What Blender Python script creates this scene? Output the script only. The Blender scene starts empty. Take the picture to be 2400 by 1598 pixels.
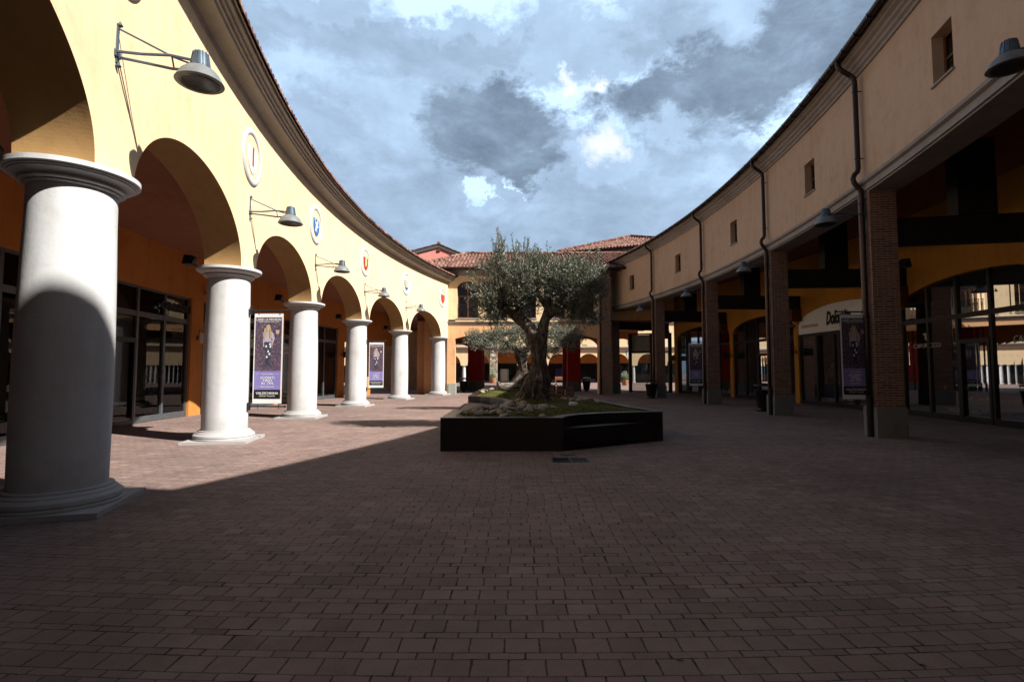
import bpy, math, random
from mathutils import Vector, Matrix, noise
random.seed(7)
R = math.radians
SC = bpy.context.scene
COL = SC.collection
# ------------------------------------------------------------------ node / material helpers
def newmat(name):
    m = bpy.data.materials.new(name); m.use_nodes = True
    nt = m.node_tree; nt.nodes.clear()
    out = nt.nodes.new('ShaderNodeOutputMaterial')
    return m, nt, out
def nd(nt, t, **kw):
    n = nt.nodes.new(t)
    for k, v in kw.items():
        if k.startswith('i_'):
            n.inputs[k[2:].replace('_', ' ')].default_value = v
        else: setattr(n, k, v)
    return n
def lk(nt, a, b): nt.links.new(a, b)
def mth(nt, op, a, b=None, clamp=False):
    n = nt.nodes.new('ShaderNodeMath'); n.operation = op; n.use_clamp = clamp
    for i, v in enumerate((a, b)):
        if v is None: continue
        if isinstance(v, (int, float)): n.inputs[i].default_value = v
        else: nt.links.new(v, n.inputs[i])
    return n.outputs[0]
def ramp(nt, fac, stops):
    n = nt.nodes.new('ShaderNodeValToRGB')
    el = n.color_ramp.elements
    el[0].position = stops[0][0]; el[0].color = (*stops[0][1], 1)
    el[1].position = stops[-1][0]; el[1].color = (*stops[-1][1], 1)
    for p, c in stops[1:-1]:
        e = el.new(p); e.color = (*c, 1)
    nt.links.new(fac, n.inputs[0]); return n.outputs[0]
def mixc(nt, fac, a, b, mode='MIX'):
    n = nt.nodes.new('ShaderNodeMix'); n.data_type = 'RGBA'; n.blend_type = mode
    for s, v in ((n.inputs[0], fac), (n.inputs[6], a), (n.inputs[7], b)):
        if isinstance(v, (int, float)): s.default_value = v
        elif isinstance(v, tuple): s.default_value = (*v, 1)
        else: nt.links.new(v, s)
    return n.outputs[2]
def bsdf(nt, out, color, rough=.8, metal=0, spec=.3, normal=None):
    b = nt.nodes.new('ShaderNodeBsdfPrincipled')
    if isinstance(color, tuple): b.inputs['Base Color'].default_value = (*color, 1)
    else: nt.links.new(color, b.inputs['Base Color'])
    if isinstance(rough, (int, float)): b.inputs['Roughness'].default_value = rough
    else: nt.links.new(rough, b.inputs['Roughness'])
    b.inputs['Metallic'].default_value = metal
    b.inputs['Specular IOR Level'].default_value = spec
    if normal is not None: nt.links.new(normal, b.inputs['Normal'])
    nt.links.new(b.outputs[0], out.inputs[0]); return b
def bump(nt, h, strength=.3, dist=.01, normal=None):
    n = nt.nodes.new('ShaderNodeBump'); n.inputs['Strength'].default_value = strength
    n.inputs['Distance'].default_value = dist; nt.links.new(h, n.inputs['Height'])
    if normal is not None: nt.links.new(normal, n.inputs['Normal'])
    return n.outputs[0]
def coords(nt, world=True):
    if world:
        return nt.nodes.new('ShaderNodeNewGeometry').outputs['Position']
    return nt.nodes.new('ShaderNodeTexCoord').outputs['Object']
def nz(nt, vec, scale, detail=4, rough=.55, dist=0):
    n = nt.nodes.new('ShaderNodeTexNoise'); n.inputs['Scale'].default_value = scale
    n.inputs['Detail'].default_value = detail; n.inputs['Roughness'].default_value = rough
    n.inputs['Distortion'].default_value = dist
    nt.links.new(vec, n.inputs['Vector']); return n.outputs[0]
def simple(name, col, rough=.6, metal=0, spec=.4, var=.12, scale=6, bmp=.0):
    m, nt, out = newmat(name)
    v = coords(nt, False)
    f = nz(nt, v, scale)
    c2 = tuple(max(0, c * (1 - var * 2)) for c in col); c1 = tuple(min(1, c * (1 + var)) for c in col)
    c = ramp(nt, f, [(.3, c2), (.7, c1)])
    n = None
    if bmp: n = bump(nt, nz(nt, v, scale * 12), bmp, .004)
    bsdf(nt, out, c, rough, metal, spec, n)
    return m
def plaster(name, col, stain=.25, bmp=.35, streak=True, splash=0):
    m, nt, out = newmat(name)
    v = coords(nt)
    big = nz(nt, v, .55, 5, .6)
    mp = nd(nt, 'ShaderNodeMapping'); mp.inputs['Scale'].default_value = (3.2, 3.2, .35); lk(nt, v, mp.inputs[0])
    st = nz(nt, mp.outputs[0], 1.4, 5, .65)
    f = mth(nt, 'ADD', mth(nt, 'MULTIPLY', big, .55), mth(nt, 'MULTIPLY', st, .45 if streak else .1))
    dark = tuple(c * (1 - stain) * k for c, k in zip(col, (1, .96, .9)))
    lite = tuple(min(1, c * 1.06) for c in col)
    c = ramp(nt, f, [(.34, dark), (.5, col), (.66, lite)])
    pb = nz(nt, v, 2.6, 7, .72)
    c = mixc(nt, .55, c, ramp(nt, pb, [(.36, (.84, .82, .79)), (.50, (1, 1, 1))]), 'MULTIPLY')
    if splash:
        sx_ = nd(nt, 'ShaderNodeSeparateXYZ'); lk(nt, v, sx_.inputs[0])
        lo = mth(nt, 'SUBTRACT', 1.0, mth(nt, 'DIVIDE', sx_.outputs[2], mth(nt, 'ADD', .12, mth(nt, 'MULTIPLY', nz(nt, v, 3.5, 6, .7), 1.1))), True)
        c = mixc(nt, mth(nt, 'MULTIPLY', lo, splash), c, (.16, .12, .10))
    fine = nz(nt, v, 38, 5, .7)
    trow = nz(nt, v, 6, 4, .6)
    h = mth(nt, 'ADD', mth(nt, 'MULTIPLY', fine, .4), trow)
    bsdf(nt, out, c, .88, 0, .2, bump(nt, h, bmp, .012))
    return m
MT = {}
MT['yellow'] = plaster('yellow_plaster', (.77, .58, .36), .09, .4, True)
MT['soffit'] = plaster('shade_darkened_soffit_plaster', (.34, .20, .08), .14)  # wall plaster darkened in colour to stand for the shade under the arches
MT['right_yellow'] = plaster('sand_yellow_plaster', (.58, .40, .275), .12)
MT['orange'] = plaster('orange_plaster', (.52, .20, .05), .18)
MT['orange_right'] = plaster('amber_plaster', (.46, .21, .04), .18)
MT['peach'] = plaster('peach_plaster', (.70, .40, .21), .15)
MT['pink'] = plaster('pink_plaster', (.85, .32, .27), .10)
MT['white'] = plaster('white_column_plaster', (.52, .52, .525), .14, .35, True, .45)
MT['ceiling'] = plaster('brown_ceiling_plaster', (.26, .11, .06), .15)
MT['greystone'] = plaster('grey_moulding', (.33, .295, .275), .2, .2)
MT['greyplinth'] = plaster('grey_plinth', (.20, .19, .18), .35, .4)
MT['darkbase'] = plaster('dark_grey_base', (.11, .10, .10), .3)
MT['corbel'] = simple('dark_red_brown_corbel', (.10, .025, .012), .7)
MT['deepred'] = plaster('deep_red_plaster', (.28, .018, .012), .15)
MT['blackwood'] = simple('black_stained_timber', (.012, .010, .010), .6, bmp=.3)
MT['dark'] = simple('dark_metal_frame', (.022, .021, .023), .4, .3)
MT['greyframe'] = simple('grey_shopfront_frame', (.13, .14, .15), .42, .5)
MT['iron'] = simple('dark_iron', (.035, .038, .045), .45, .6)
MT['lampgrey'] = simple('galvanised_lamp_grey', (.19, .20, .205), .5, .2, bmp=.1)
MT['lampblue'] = simple('blue_grey_bracket', (.09, .125, .165), .45, .4)
MT['gutter'] = simple('brown_painted_gutter', (.045, .028, .024), .35, .5)
MT['woodframe'] = simple('brown_window_timber', (.16, .06, .025), .5)
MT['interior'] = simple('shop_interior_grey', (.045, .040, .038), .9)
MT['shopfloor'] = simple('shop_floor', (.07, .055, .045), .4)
MT['cream'] = simple('cream_panel', (.55, .50, .40), .7)
MT['whitepaint'] = simple('white_sign_face', (.78, .78, .76), .6, var=.03)
MT['mannequin'] = simple('mannequin_white', (.62, .58, .54), .4)
MT['shirt'] = simple('grey_shirt_cloth', (.30, .29, .25), .9, scale=20)
MT['darkcloth'] = simple('dark_cloth', (.03, .03, .04), .9, scale=20)
MT['terracotta'] = simple('terracotta', (.42, .17, .09), .85)
MT['benchwood'] = simple('bench_timber', (.34, .12, .05), .6)
MT['bin'] = simple('black_bin', (.014, .015, .016), .35, .2)
MT['red'] = simple('enamel_red', (.40, .03, .035), .4, var=.05)
MT['blue'] = simple('enamel_blue', (.03, .12, .38), .4, var=.05)
MT['gold'] = simple('enamel_yellow', (.80, .55, .18), .5, var=.05)
MT['orangecloth'] = simple('ochre_scarf_cloth', (.5, .26, .05), .9)
MT['picket'] = simple('rusty_picket', (.11, .05, .035), .8)
MT['black'] = simple('black_paint', (.008, .008, .008), .5)
MT['violet'] = simple('violet_print', (.24, .20, .48), .6, var=.03)
MT['skin'] = simple('printed_skin_tone', (.55, .36, .28), .6, var=.05)
MT['hair'] = simple('printed_blonde', (.48, .36, .20), .7, scale=60, var=.3)
MT['knit'] = simple('printed_pale_knit', (.52, .45, .55), .7, scale=70, var=.3)
MT['floral'] = simple('printed_dark_floral', (.05, .05, .09), .7, scale=30, var=.9)
MT['weedgreen'] = simple('weed_green', (.05, .09, .02), .8)
MT['bluelight'] = simple('blue_display_strip', (.05, .06, .5), .4)
MT['cyan'] = simple('pale_glass_edge', (.35, .6, .58), .2)
# photo print : mottled heath
m, nt, out = newmat('printed_heather_photo'); v = coords(nt, False)
f = nz(nt, v, 22, 8, .8)
bsdf(nt, out, ramp(nt, f, [(.3, (.02, .012, .02)), (.5, (.09, .06, .09)), (.62, (.22, .16, .22)), (.75, (.42, .33, .36))]), .6)
MT['heather'] = m
# corten planter steel
m, nt, out = newmat('weathering_steel'); v = coords(nt)
f = nz(nt, v, 2.2, 8, .7); g = nz(nt, v, 26, 4, .7)
c = ramp(nt, f, [(.3, (.004, .003, .0025)), (.55, (.008, .005, .004)), (.75, (.022, .012, .008))])
bsdf(nt, out, c, ramp(nt, g, [(.3, (.28,) * 3), (.7, (.46,) * 3)]), .2, .55, bump(nt, g, .15, .003))
MT['steel'] = m
# glass
m, nt, out = newmat('shop_glass')
tr = nd(nt, 'ShaderNodeBsdfTransparent'); tr.inputs[0].default_value = (.5, .52, .51, 1)
gl = nd(nt, 'ShaderNodeBsdfGlossy'); gl.inputs['Roughness'].default_value = .012; gl.inputs[0].default_value = (.9, .92, .95, 1)
fr = nd(nt, 'ShaderNodeFresnel'); fr.inputs[0].default_value = 1.62
mx = nd(nt, 'ShaderNodeMixShader'); lk(nt, mth(nt, 'ADD', mth(nt, 'MULTIPLY', fr.outputs[0], .62, True), .01, True), mx.inputs[0])
lk(nt, tr.outputs[0], mx.inputs[1]); lk(nt, gl.outputs[0], mx.inputs[2]); lk(nt, mx.outputs[0], out.inputs[0])
MT['glass'] = m
m, nt, out = newmat('lamp_lens')
tr = nd(nt, 'ShaderNodeBsdfTransparent'); tr.inputs[0].default_value = (.5, .5, .48, 1)
gl = nd(nt, 'ShaderNodeBsdfGlossy'); gl.inputs['Roughness'].default_value = .18; gl.inputs[0].default_value = (.6, .6, .6, 1)
mx = nd(nt, 'ShaderNodeMixShader'); mx.inputs[0].default_value = .08
lk(nt, tr.outputs[0], mx.inputs[1]); lk(nt, gl.outputs[0], mx.inputs[2]); lk(nt, mx.outputs[0], out.inputs[0]); MT['lens'] = m
# brick (local coords, box faces)
def brickmat(name, c1, c2, mortar, bw=.26, bh=.062):
    m, nt, out = newmat(name); v = coords(nt, False)
    s = nd(nt, 'ShaderNodeSeparateXYZ'); lk(nt, v, s.inputs[0])
    cb = nd(nt, 'ShaderNodeCombineXYZ'); lk(nt, mth(nt, 'ADD', s.outputs[0], s.outputs[1]), cb.inputs[0]); lk(nt, s.outputs[2], cb.inputs[1])
    b = nd(nt, 'ShaderNodeTexBrick'); lk(nt, cb.outputs[0], b.inputs[0])
    b.inputs['Scale'].default_value = 1; b.inputs['Brick Width'].default_value = bw; b.inputs['Row Height'].default_value = bh
    b.inputs['Mortar Size'].default_value = .008; b.inputs['Mortar Smooth'].default_value = .2
    b.inputs['Color1'].default_value = (*c1, 1); b.inputs['Color2'].default_value = (*c2, 1); b.inputs['Mortar'].default_value = (*mortar, 1)
    g = nz(nt, v, 9, 5, .7)
    c = mixc(nt, .5, b.outputs[0], ramp(nt, g, [(.3, (.45,) * 3), (.7, (1, 1, 1))]), 'MULTIPLY')
    inv = mth(nt, 'SUBTRACT', 1.0, b.outputs[1])
    bsdf(nt, out, c, .88, 0, .2, bump(nt, inv, .7, .008))
    return m
MT['brick'] = brickmat('brown_pink_brick', (.33, .15, .095), (.20, .085, .058), (.40, .33, .28))
# rubble stone
m, nt, out = newmat('rubble_stone_cladding'); v = coords(nt)
vo = nd(nt, 'ShaderNodeTexVoronoi'); vo.inputs['Scale'].default_value = 3.4; lk(nt, v, vo.inputs['Vector'])
vd = nd(nt, 'ShaderNodeTexVoronoi'); vd.feature = 'DISTANCE_TO_EDGE'; vd.inputs['Scale'].default_value = 3.4; lk(nt, v, vd.inputs['Vector'])
sp = nd(nt, 'ShaderNodeSeparateColor'); lk(nt, vo.outputs['Color'], sp.inputs[0])
c = ramp(nt, sp.outputs[0], [(.0, (.16, .12, .08)), (.5, (.42, .34, .25)), (1, (.62, .55, .45))])
c = mixc(nt, ramp(nt, vd.outputs[0], [(.02, (0,) * 3), (.08, (1,) * 3)]), (.05, .04, .03), c)
bsdf(nt, out, c, .9, 0, .2, bump(nt, vd.outputs[0], .8, .05)); MT['rubble'] = m
# roof tile
m, nt, out = newmat('terracotta_roof_tile'); v = coords(nt)
wn = nd(nt, 'ShaderNodeTexVoronoi'); wn.inputs['Scale'].default_value = 3.6; lk(nt, v, wn.inputs['Vector'])
sp = nd(nt, 'ShaderNodeSeparateColor'); lk(nt, wn.outputs['Color'], sp.inputs[0])
f = mth(nt, 'ADD', mth(nt, 'MULTIPLY', sp.outputs[0], .55), mth(nt, 'MULTIPLY', nz(nt, v, 7, 6, .7), .5))
c = ramp(nt, f, [(.22, (.045, .030, .026)), (.45, (.15, .072, .055)), (.65, (.24, .118, .09)), (.9, (.36, .24, .19))])
bsdf(nt, out, c, .9, 0, .2, bump(nt, nz(nt, v, 60), .4, .01)); MT['tile'] = m
# paving : alternating wide and narrow courses, gently arched
m, nt, out = newmat('brick_paving'); v = coords(nt)
wob = nd(nt, 'ShaderNodeTexNoise'); wob.inputs['Scale'].default_value = 13; wob.inputs['Detail'].default_value = 3; lk(nt, v, wob.inputs['Vector'])
wv = nd(nt, 'ShaderNodeVectorMath', operation='SUBTRACT'); lk(nt, wob.outputs['Color'], wv.inputs[0]); wv.inputs[1].default_value = (.5, .5, .5)
ws = nd(nt, 'ShaderNodeVectorMath', operation='SCALE'); lk(nt, wv.outputs[0], ws.inputs[0]); ws.inputs['Scale'].default_value = .013
va = nd(nt, 'ShaderNodeVectorMath', operation='ADD'); lk(nt, v, va.inputs[0]); lk(nt, ws.outputs[0], va.inputs[1])
s = nd(nt, 'ShaderNodeSeparateXYZ'); lk(nt, va.outputs[0], s.inputs[0])
X, Y = s.outputs[0], s.outputs[1]
Yp = mth(nt, 'SUBTRACT', Y, mth(nt, 'DIVIDE', mth(nt, 'MULTIPLY', X, X), 75.0))
PER, NAR, BW = .232, .070, .205
t = mth(nt, 'DIVIDE', mth(nt, 'ADD', Yp, 200.0), PER)
row = mth(nt, 'FLOOR', t); fr_ = mth(nt, 'MULTIPLY', mth(nt, 'FRACT', t), PER)
isn = mth(nt, 'LESS_THAN', fr_, NAR)
d1 = mth(nt, 'MINIMUM', fr_, mth(nt, 'SUBTRACT', PER, fr_))
d2 = mth(nt, 'ABSOLUTE', mth(nt, 'SUBTRACT', fr_, NAR))
dr = mth(nt, 'MINIMUM', d1, d2)
wr = nd(nt, 'ShaderNodeTexWhiteNoise'); wr.noise_dimensions = '1D'; lk(nt, mth(nt, 'ADD', row, mth(nt, 'MULTIPLY', isn, .37)), wr.inputs['W'])
xx = mth(nt, 'ADD', mth(nt, 'DIVIDE', X, BW), mth(nt, 'ADD', mth(nt, 'MULTIPLY', isn, .47), mth(nt, 'MULTIPLY', wr.outputs[0], .22)))
xx = mth(nt, 'ADD', xx, 500.0)
ci = mth(nt, 'FLOOR', xx); fx = mth(nt, 'MULTIPLY', mth(nt, 'FRACT', xx), BW)
dx = mth(nt, 'MINIMUM', fx, mth(nt, 'SUBTRACT', BW, fx))
dj = mth(nt, 'MINIMUM', mth(nt, 'MULTIPLY', dx, .95), mth(nt, 'MULTIPLY', dr, 1.45))
# rounded chipped corners
djn = mth(nt, 'ADD', dj, mth(nt, 'MULTIPLY', mth(nt, 'SUBTRACT', nz(nt, v, 55, 3), .5), .006))
djn = mth(nt, 'SUBTRACT', djn, mth(nt, 'MULTIPLY', mth(nt, 'MAXIMUM', mth(nt, 'SUBTRACT', nz(nt, v, 3.1, 4, .6), .52), 0.0), .030))
jm = ramp(nt, djn, [(.0013, (0,) * 3), (.0046, (1,) * 3)])
cid = nd(nt, 'ShaderNodeCombineXYZ'); lk(nt, ci, cid.inputs[0]); lk(nt, row, cid.inputs[1]); lk(nt, isn, cid.inputs[2])
wn = nd(nt, 'ShaderNodeTexWhiteNoise'); wn.noise_dimensions = '3D'; lk(nt, cid.outputs[0], wn.inputs['Vector'])
bc = ramp(nt, wn.outputs[0], [(0, (.225, .152, .130)), (.2, (.272, .186, .161)), (.85, (.294, .205, .178)), (1, (.335, .240, .211))])
grit = nz(nt, v, 160, 3, .8); patch = nz(nt, v, .45, 6, .65); mid = nz(nt, v, 5, 5, .7)
bc = mixc(nt, .8, bc, ramp(nt, grit, [(.3, (.58,) * 3), (.7, (1.18,) * 3)]), 'MULTIPLY')
bc = mixc(nt, .75, bc, ramp(nt, patch, [(.32, (.70, .68, .68)), (.62, (1.08, 1.06, 1.04))]), 'MULTIPLY')
bc = mixc(nt, .5, bc, ramp(nt, mid, [(.3, (.75,) * 3), (.65, (1.08,) * 3)]), 'MULTIPLY')
gum = nd(nt, 'ShaderNodeTexVoronoi'); gum.inputs['Scale'].default_value = 1.7; gum.inputs['Randomness'].default_value = 1; lk(nt, va.outputs[0], gum.inputs['Vector'])
bc = mixc(nt, ramp(nt, gum.outputs['Distance'], [(.028, (.45,) * 3), (.045, (0,) * 3)]), bc, (.06, .055, .05))
wet = nz(nt, v, .22, 7, .7, .8)
bc = mixc(nt, ramp(nt, wet, [(.40, (.45,) * 3), (.52, (0,) * 3)]), bc, mixc(nt, .6, bc, (.10, .085, .08)))
dust = nz(nt, v, 1.1, 8, .75)
bc = mixc(nt, ramp(nt, dust, [(.54, (0,) * 3), (.72, (.35,) * 3)]), bc, (.33, .27, .23))
bc = mixc(nt, 1.0, bc, ramp(nt, nz(nt, v, 75, 2, .5), [(.26, (.35,) * 3), (.36, (1,) * 3)]), 'MULTIPLY')
jc = mixc(nt, ramp(nt, nz(nt, v, 2.3, 5), [(.45, (0,) * 3), (.7, (1,) * 3)]), (.012, .010, .009), (.05, .04, .03))
c = mixc(nt, jm, jc, bc)
hh = mth(nt, 'ADD', jm, mth(nt, 'MULTIPLY', grit, .22))
hh = mth(nt, 'ADD', hh, mth(nt, 'MULTIPLY', wn.outputs[0], .12))
bsdf(nt, out, c, .82, 0, .25, bump(nt, hh, .85, .008)); MT['paving'] = m
# olive bark
m, nt, out = newmat('olive_bark'); v = coords(nt, False)
mp = nd(nt, 'ShaderNodeMapping'); mp.inputs['Scale'].default_value = (9, 9, 2.6); lk(nt, v, mp.inputs[0])
f = nz(nt, mp.outputs[0], 1.6, 9, .72, .6); g = nz(nt, v, 30, 5, .7)
ff = mth(nt, 'ADD', mth(nt, 'MULTIPLY', f, .75), mth(nt, 'MULTIPLY', g, .25))
c = ramp(nt, ff, [(.38, (.015, .010, .008)), (.47, (.085, .062, .05)), (.56, (.20, .165, .14)), (.72, (.34, .30, .26))])
bsdf(nt, out, c, .92, 0, .15, bump(nt, ff, .9, .06)); MT['bark'] = m
# leaves (two-sided leaf: green above, silvery below)
m, nt, out = newmat('olive_leaf')
ge = nd(nt, 'ShaderNodeNewGeometry')
rn = ge.outputs['Random Per Island']
top = ramp(nt, rn, [(0, (.048, .054, .033)), (.6, (.10, .108, .066)), (1, (.18, .185, .12))])
bot = ramp(nt, rn, [(0, (.15, .17, .125)), (1, (.35, .37, .295))])
c = mixc(nt, ge.outputs['Backfacing'], top, bot)
b = bsdf(nt, out, c, .42, 0, .5)
tl = nd(nt, 'ShaderNodeBsdfTranslucent'); lk(nt, c, tl.inputs[0])
mx = nd(nt, 'ShaderNodeMixShader'); mx.inputs[0].default_value = .18
lk(nt, b.outputs[0], mx.inputs[1]); lk(nt, tl.outputs[0], mx.inputs[2]); lk(nt, mx.outputs[0], out.inputs[0]); MT['leaf'] = m
m, nt, out = newmat('ground_cover_blades'); rn = nd(nt, 'ShaderNodeNewGeometry').outputs['Random Per Island']
bsdf(nt, out, ramp(nt, rn, [(0, (.05, .08, .010)), (.45, (.10, .14, .018)), (.7, (.14, .12, .04)), (1, (.19, .07, .045))]), .8, 0, .2); MT['grass'] = m
m, nt, out = newmat('planter_soil'); v = coords(nt)
f = nz(nt, v, 3.2, 7, .7)
c = ramp(nt, f, [(.35, (.035, .026, .014)), (.48, (.07, .085, .014)), (.58, (.10, .08, .03)), (.7, (.15, .07, .05))])
bsdf(nt, out, c, .95, 0, .1, bump(nt, nz(nt, v, 40, 6), .9, .03)); MT['soil'] = m
m, nt, out = newmat('river_cobble'); v = coords(nt, False); oi = nd(nt, 'ShaderNodeObjectInfo')
va2 = nd(nt, 'ShaderNodeVectorMath', operation='ADD'); lk(nt, v, va2.inputs[0]); lk(nt, oi.outputs['Location'], va2.inputs[1])
f = mth(nt, 'ADD', mth(nt, 'MULTIPLY', nz(nt, va2.outputs[0], 7, 6, .65), .6), mth(nt, 'MULTIPLY', oi.outputs['Random'], .45))
c = ramp(nt, f, [(.25, (.12, .09, .07)), (.5, (.24, .20, .16)), (.8, (.38, .33, .27))])
bsdf(nt, out, c, .85, 0, .2, bump(nt, nz(nt, v, 25, 5), .35, .01)); MT['cobble'] = m
m, nt, out = newmat('bare_dead_wood'); v = coords(nt, False)
mp = nd(nt, 'ShaderNodeMapping'); mp.inputs['Scale'].default_value = (1.5, 8, 8); lk(nt, v, mp.inputs[0])
f = nz(nt, mp.outputs[0], 1.6, 8, .75)
c = ramp(nt, f, [(.38, (.02, .015, .012)), (.5, (.14, .11, .09)), (.65, (.48, .43, .37))])
bsdf(nt, out, c, .9, 0, .2, bump(nt, f, .8, .05)); MT['deadwood'] = m
m, nt, out = newmat('box_foliage'); rn = nd(nt, 'ShaderNodeNewGeometry').outputs['Random Per Island']
bsdf(nt, out, ramp(nt, rn, [(0, (.02, .045, .01)), (1, (.08, .14, .03))]), .6, 0, .3); MT['boxleaf'] = m
# ------------------------------------------------------------------ mesh helpers
class MB:
    def __init__(s): s.v = []; s.f = []; s.mi = []; s.cur = 0; s.mats = []
    def mat(s, k):
        if k not in s.mats: s.mats.append(k)
        s.cur = s.mats.index(k); return s
    def add(s, vs, fs):
        o = len(s.v); s.v += [tuple(v) for v in vs]
        for f in fs: s.f.append(tuple(i + o for i in f)); s.mi.append(s.cur)
    def quad(s, a, b, c, d): s.add([a, b, c, d], [(0, 1, 2, 3)])
    def box(s, lo, hi, M=None):
        x0, y0, z0 = lo; x1, y1, z1 = hi
        vs = [(x0,y0,z0),(x1,y0,z0),(x1,y1,z0),(x0,y1,z0),(x0,y0,z1),(x1,y0,z1),(x1,y1,z1),(x0,y1,z1)]
        if M is not None: vs = [M @ Vector(v) for v in vs]
        s.add(vs, [(3,2,1,0),(4,5,6,7),(0,1,5,4),(1,2,6,5),(2,3,7,6),(3,0,4,7)])
    def tube(s, p0, p1, r0, r1=None, n=10, caps=True):
        r1 = r0 if r1 is None else r1
        p0, p1 = Vector(p0), Vector(p1); d = (p1 - p0).normalized()
        a = d.orthogonal().normalized(); b = d.cross(a)
        vs = []
        for p, r in ((p0, r0), (p1, r1)):
            for i in range(n):
                t = 2 * math.pi * i / n; vs.append(p + (a * math.cos(t) + b * math.sin(t)) * r)
        fs = [(i, (i + 1) % n, n + (i + 1) % n, n + i) for i in range(n)]
        if caps: fs += [tuple(range(n))[::-1], tuple(range(n, 2 * n))]
        s.add(vs, fs)
    def path(s, pts, rad, n=10, rfun=None):
        pts = [Vector(p) for p in pts]; vs = []
        up = None
        for k, p in enumerate(pts):
            d = (pts[min(k + 1, len(pts) - 1)] - pts[max(k - 1, 0)]).normalized()
            if up is None: up = d.orthogonal().normalized()
            a = (up - d * up.dot(d)).normalized(); up = a; b = d.cross(a)
            r = rad[k] if isinstance(rad, (list, tuple)) else rad
            for i in range(n):
                t = 2 * math.pi * i / n
                q = a * math.cos(t) + b * math.sin(t)
                rr = r if rfun is None else r * rfun(p, q, k)
                vs.append(p + q * rr)
        m_ = len(pts); fs = []
        for k in range(m_ - 1):
            for i in range(n):
                j = (i + 1) % n; fs.append((k*n+i, k*n+j, (k+1)*n+j, (k+1)*n+i))
        fs += [tuple(range(n))[::-1], tuple(range((m_-1)*n, m_*n))]
        s.add(vs, fs)
    def lathe(s, prof, n=48, c=(0, 0)):
        vs = []
        for r, z in prof:
            for i in range(n):
                t = 2 * math.pi * i / n; vs.append((c[0] + r * math.cos(t), c[1] + r * math.sin(t), z))
        fs = []
        for k in range(len(prof) - 1):
            for i in range(n):
                j = (i + 1) % n; fs.append((k*n+i, k*n+j, (k+1)*n+j, (k+1)*n+i))
        fs += [tuple(range(n))[::-1], tuple(range((len(prof)-1)*n, len(prof)*n))]
        s.add(vs, fs)
    def poly(s, pts, M, d=.004):   # flat polygon pts (u,w) in the local XZ plane facing -Y, given thickness
        n = len(pts)
        vs = [M @ Vector((u, 0, w)) for u, w in pts] + [M @ Vector((u, -d, w)) for u, w in pts]
        fs = [tuple(range(n)), tuple(range(n, 2*n))[::-1]] + [(i, (i+1) % n, n + (i+1) % n, n + i) for i in range(n)]
        s.add(vs, fs)
    def text(s, body, size, M, ext=.002, shear=0, align='CENTER', sx=1, spacing=1, bold=0):
        c = bpy.data.curves.new('lettering', 'FONT'); c.body = body; c.size = size; c.extrude = ext; c.shear = shear
        c.align_x = align; c.space_character = spacing; c.resolution_u = 2; c.offset = bold
        o = bpy.data.objects.new('lettering_tmp', c); COL.objects.link(o)
        dg = bpy.context.evaluated_depsgraph_get(); me = bpy.data.meshes.new_from_object(o.evaluated_get(dg))
        s.add([M @ Vector((v.co.x * sx, -v.co.z, v.co.y)) for v in me.vertices], [tuple(p.vertices) for p in me.polygons])
        bpy.data.objects.remove(o); bpy.data.curves.remove(c); bpy.data.meshes.remove(me)
    def build(s, name, parent=None, origin=None, smooth=False, auto=None):
        origin = Vector(origin) if origin is not None else (Vector(parent['_o']) if parent is not None and '_o' in parent else Vector((0, 0, 0)))
        me = bpy.data.meshes.new(name)
        me.from_pydata([tuple(Vector(v) - origin) for v in s.v], [], s.f)
        for k in s.mats: me.materials.append(MT[k])
        me.polygons.foreach_set('material_index', s.mi)
        if smooth or auto: me.polygons.foreach_set('use_smooth', [True] * len(me.polygons))
        me.update()
        if auto: me.set_sharp_from_angle(angle=R(auto))
        o = bpy.data.objects.new(name, me); COL.objects.link(o)
        if parent is not None: o.parent = parent
        else: o.location = origin
        return o
def tag(o, label=None, cat=None, group=None, kind=None):
    if label: o['label'] = label
    if cat: o['category'] = cat
    if group: o['group'] = group
    if kind: o['kind'] = kind
    return o
def empty(name, loc, rz=0, world=False):
    o = bpy.data.objects.new(name, None); COL.objects.link(o); o.location = loc; o.rotation_euler = (0, 0, rz)
    if world: o['_o'] = tuple(loc)      # children are modelled in world coordinates
    return o
def kids(o): return [c for c in list(o.children)]
def copy_tree(o, parent=None):
    c = o.copy(); COL.objects.link(c); c.parent = parent
    for ch in kids(o): copy_tree(ch, c)
    return c
def dup(o, loc, rz, label, group=None, z_scale=None):
    c = copy_tree(o); c.location = loc; c.rotation_euler = (0, 0, rz); c['label'] = label
    if group: c['group'] = group
    return c
class Arc:
    def __init__(s, cx, cy, r, side): s.cx, s.cy, s.r, s.side = cx, cy, r, side
    def P(s, a, off, h):
        a = R(a); r = s.r - off
        return (s.cx + s.side * r * math.cos(a), s.cy + r * math.sin(a), h)
    def rot(s, a):   # z-rotation so that local -Y points to the plaza (inwards), local X along the wall
        a = R(a); n = Vector((-s.side * math.cos(a), -math.sin(a)))      # inward normal
        return math.atan2(n.y, n.x) + math.pi / 2
    def M(s, a, off, h): return Matrix.Translation(s.P(a, off, h)) @ Matrix.Rotation(s.rot(a), 4, 'Z')
LA = Arc(46.70, 21.04, 54.115, -1)
RA = Arc(-46.73, 22.56, 56.49, 1)
def linspace(a, b, n): return [a + (b - a) * i / n for i in range(n + 1)]
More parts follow.
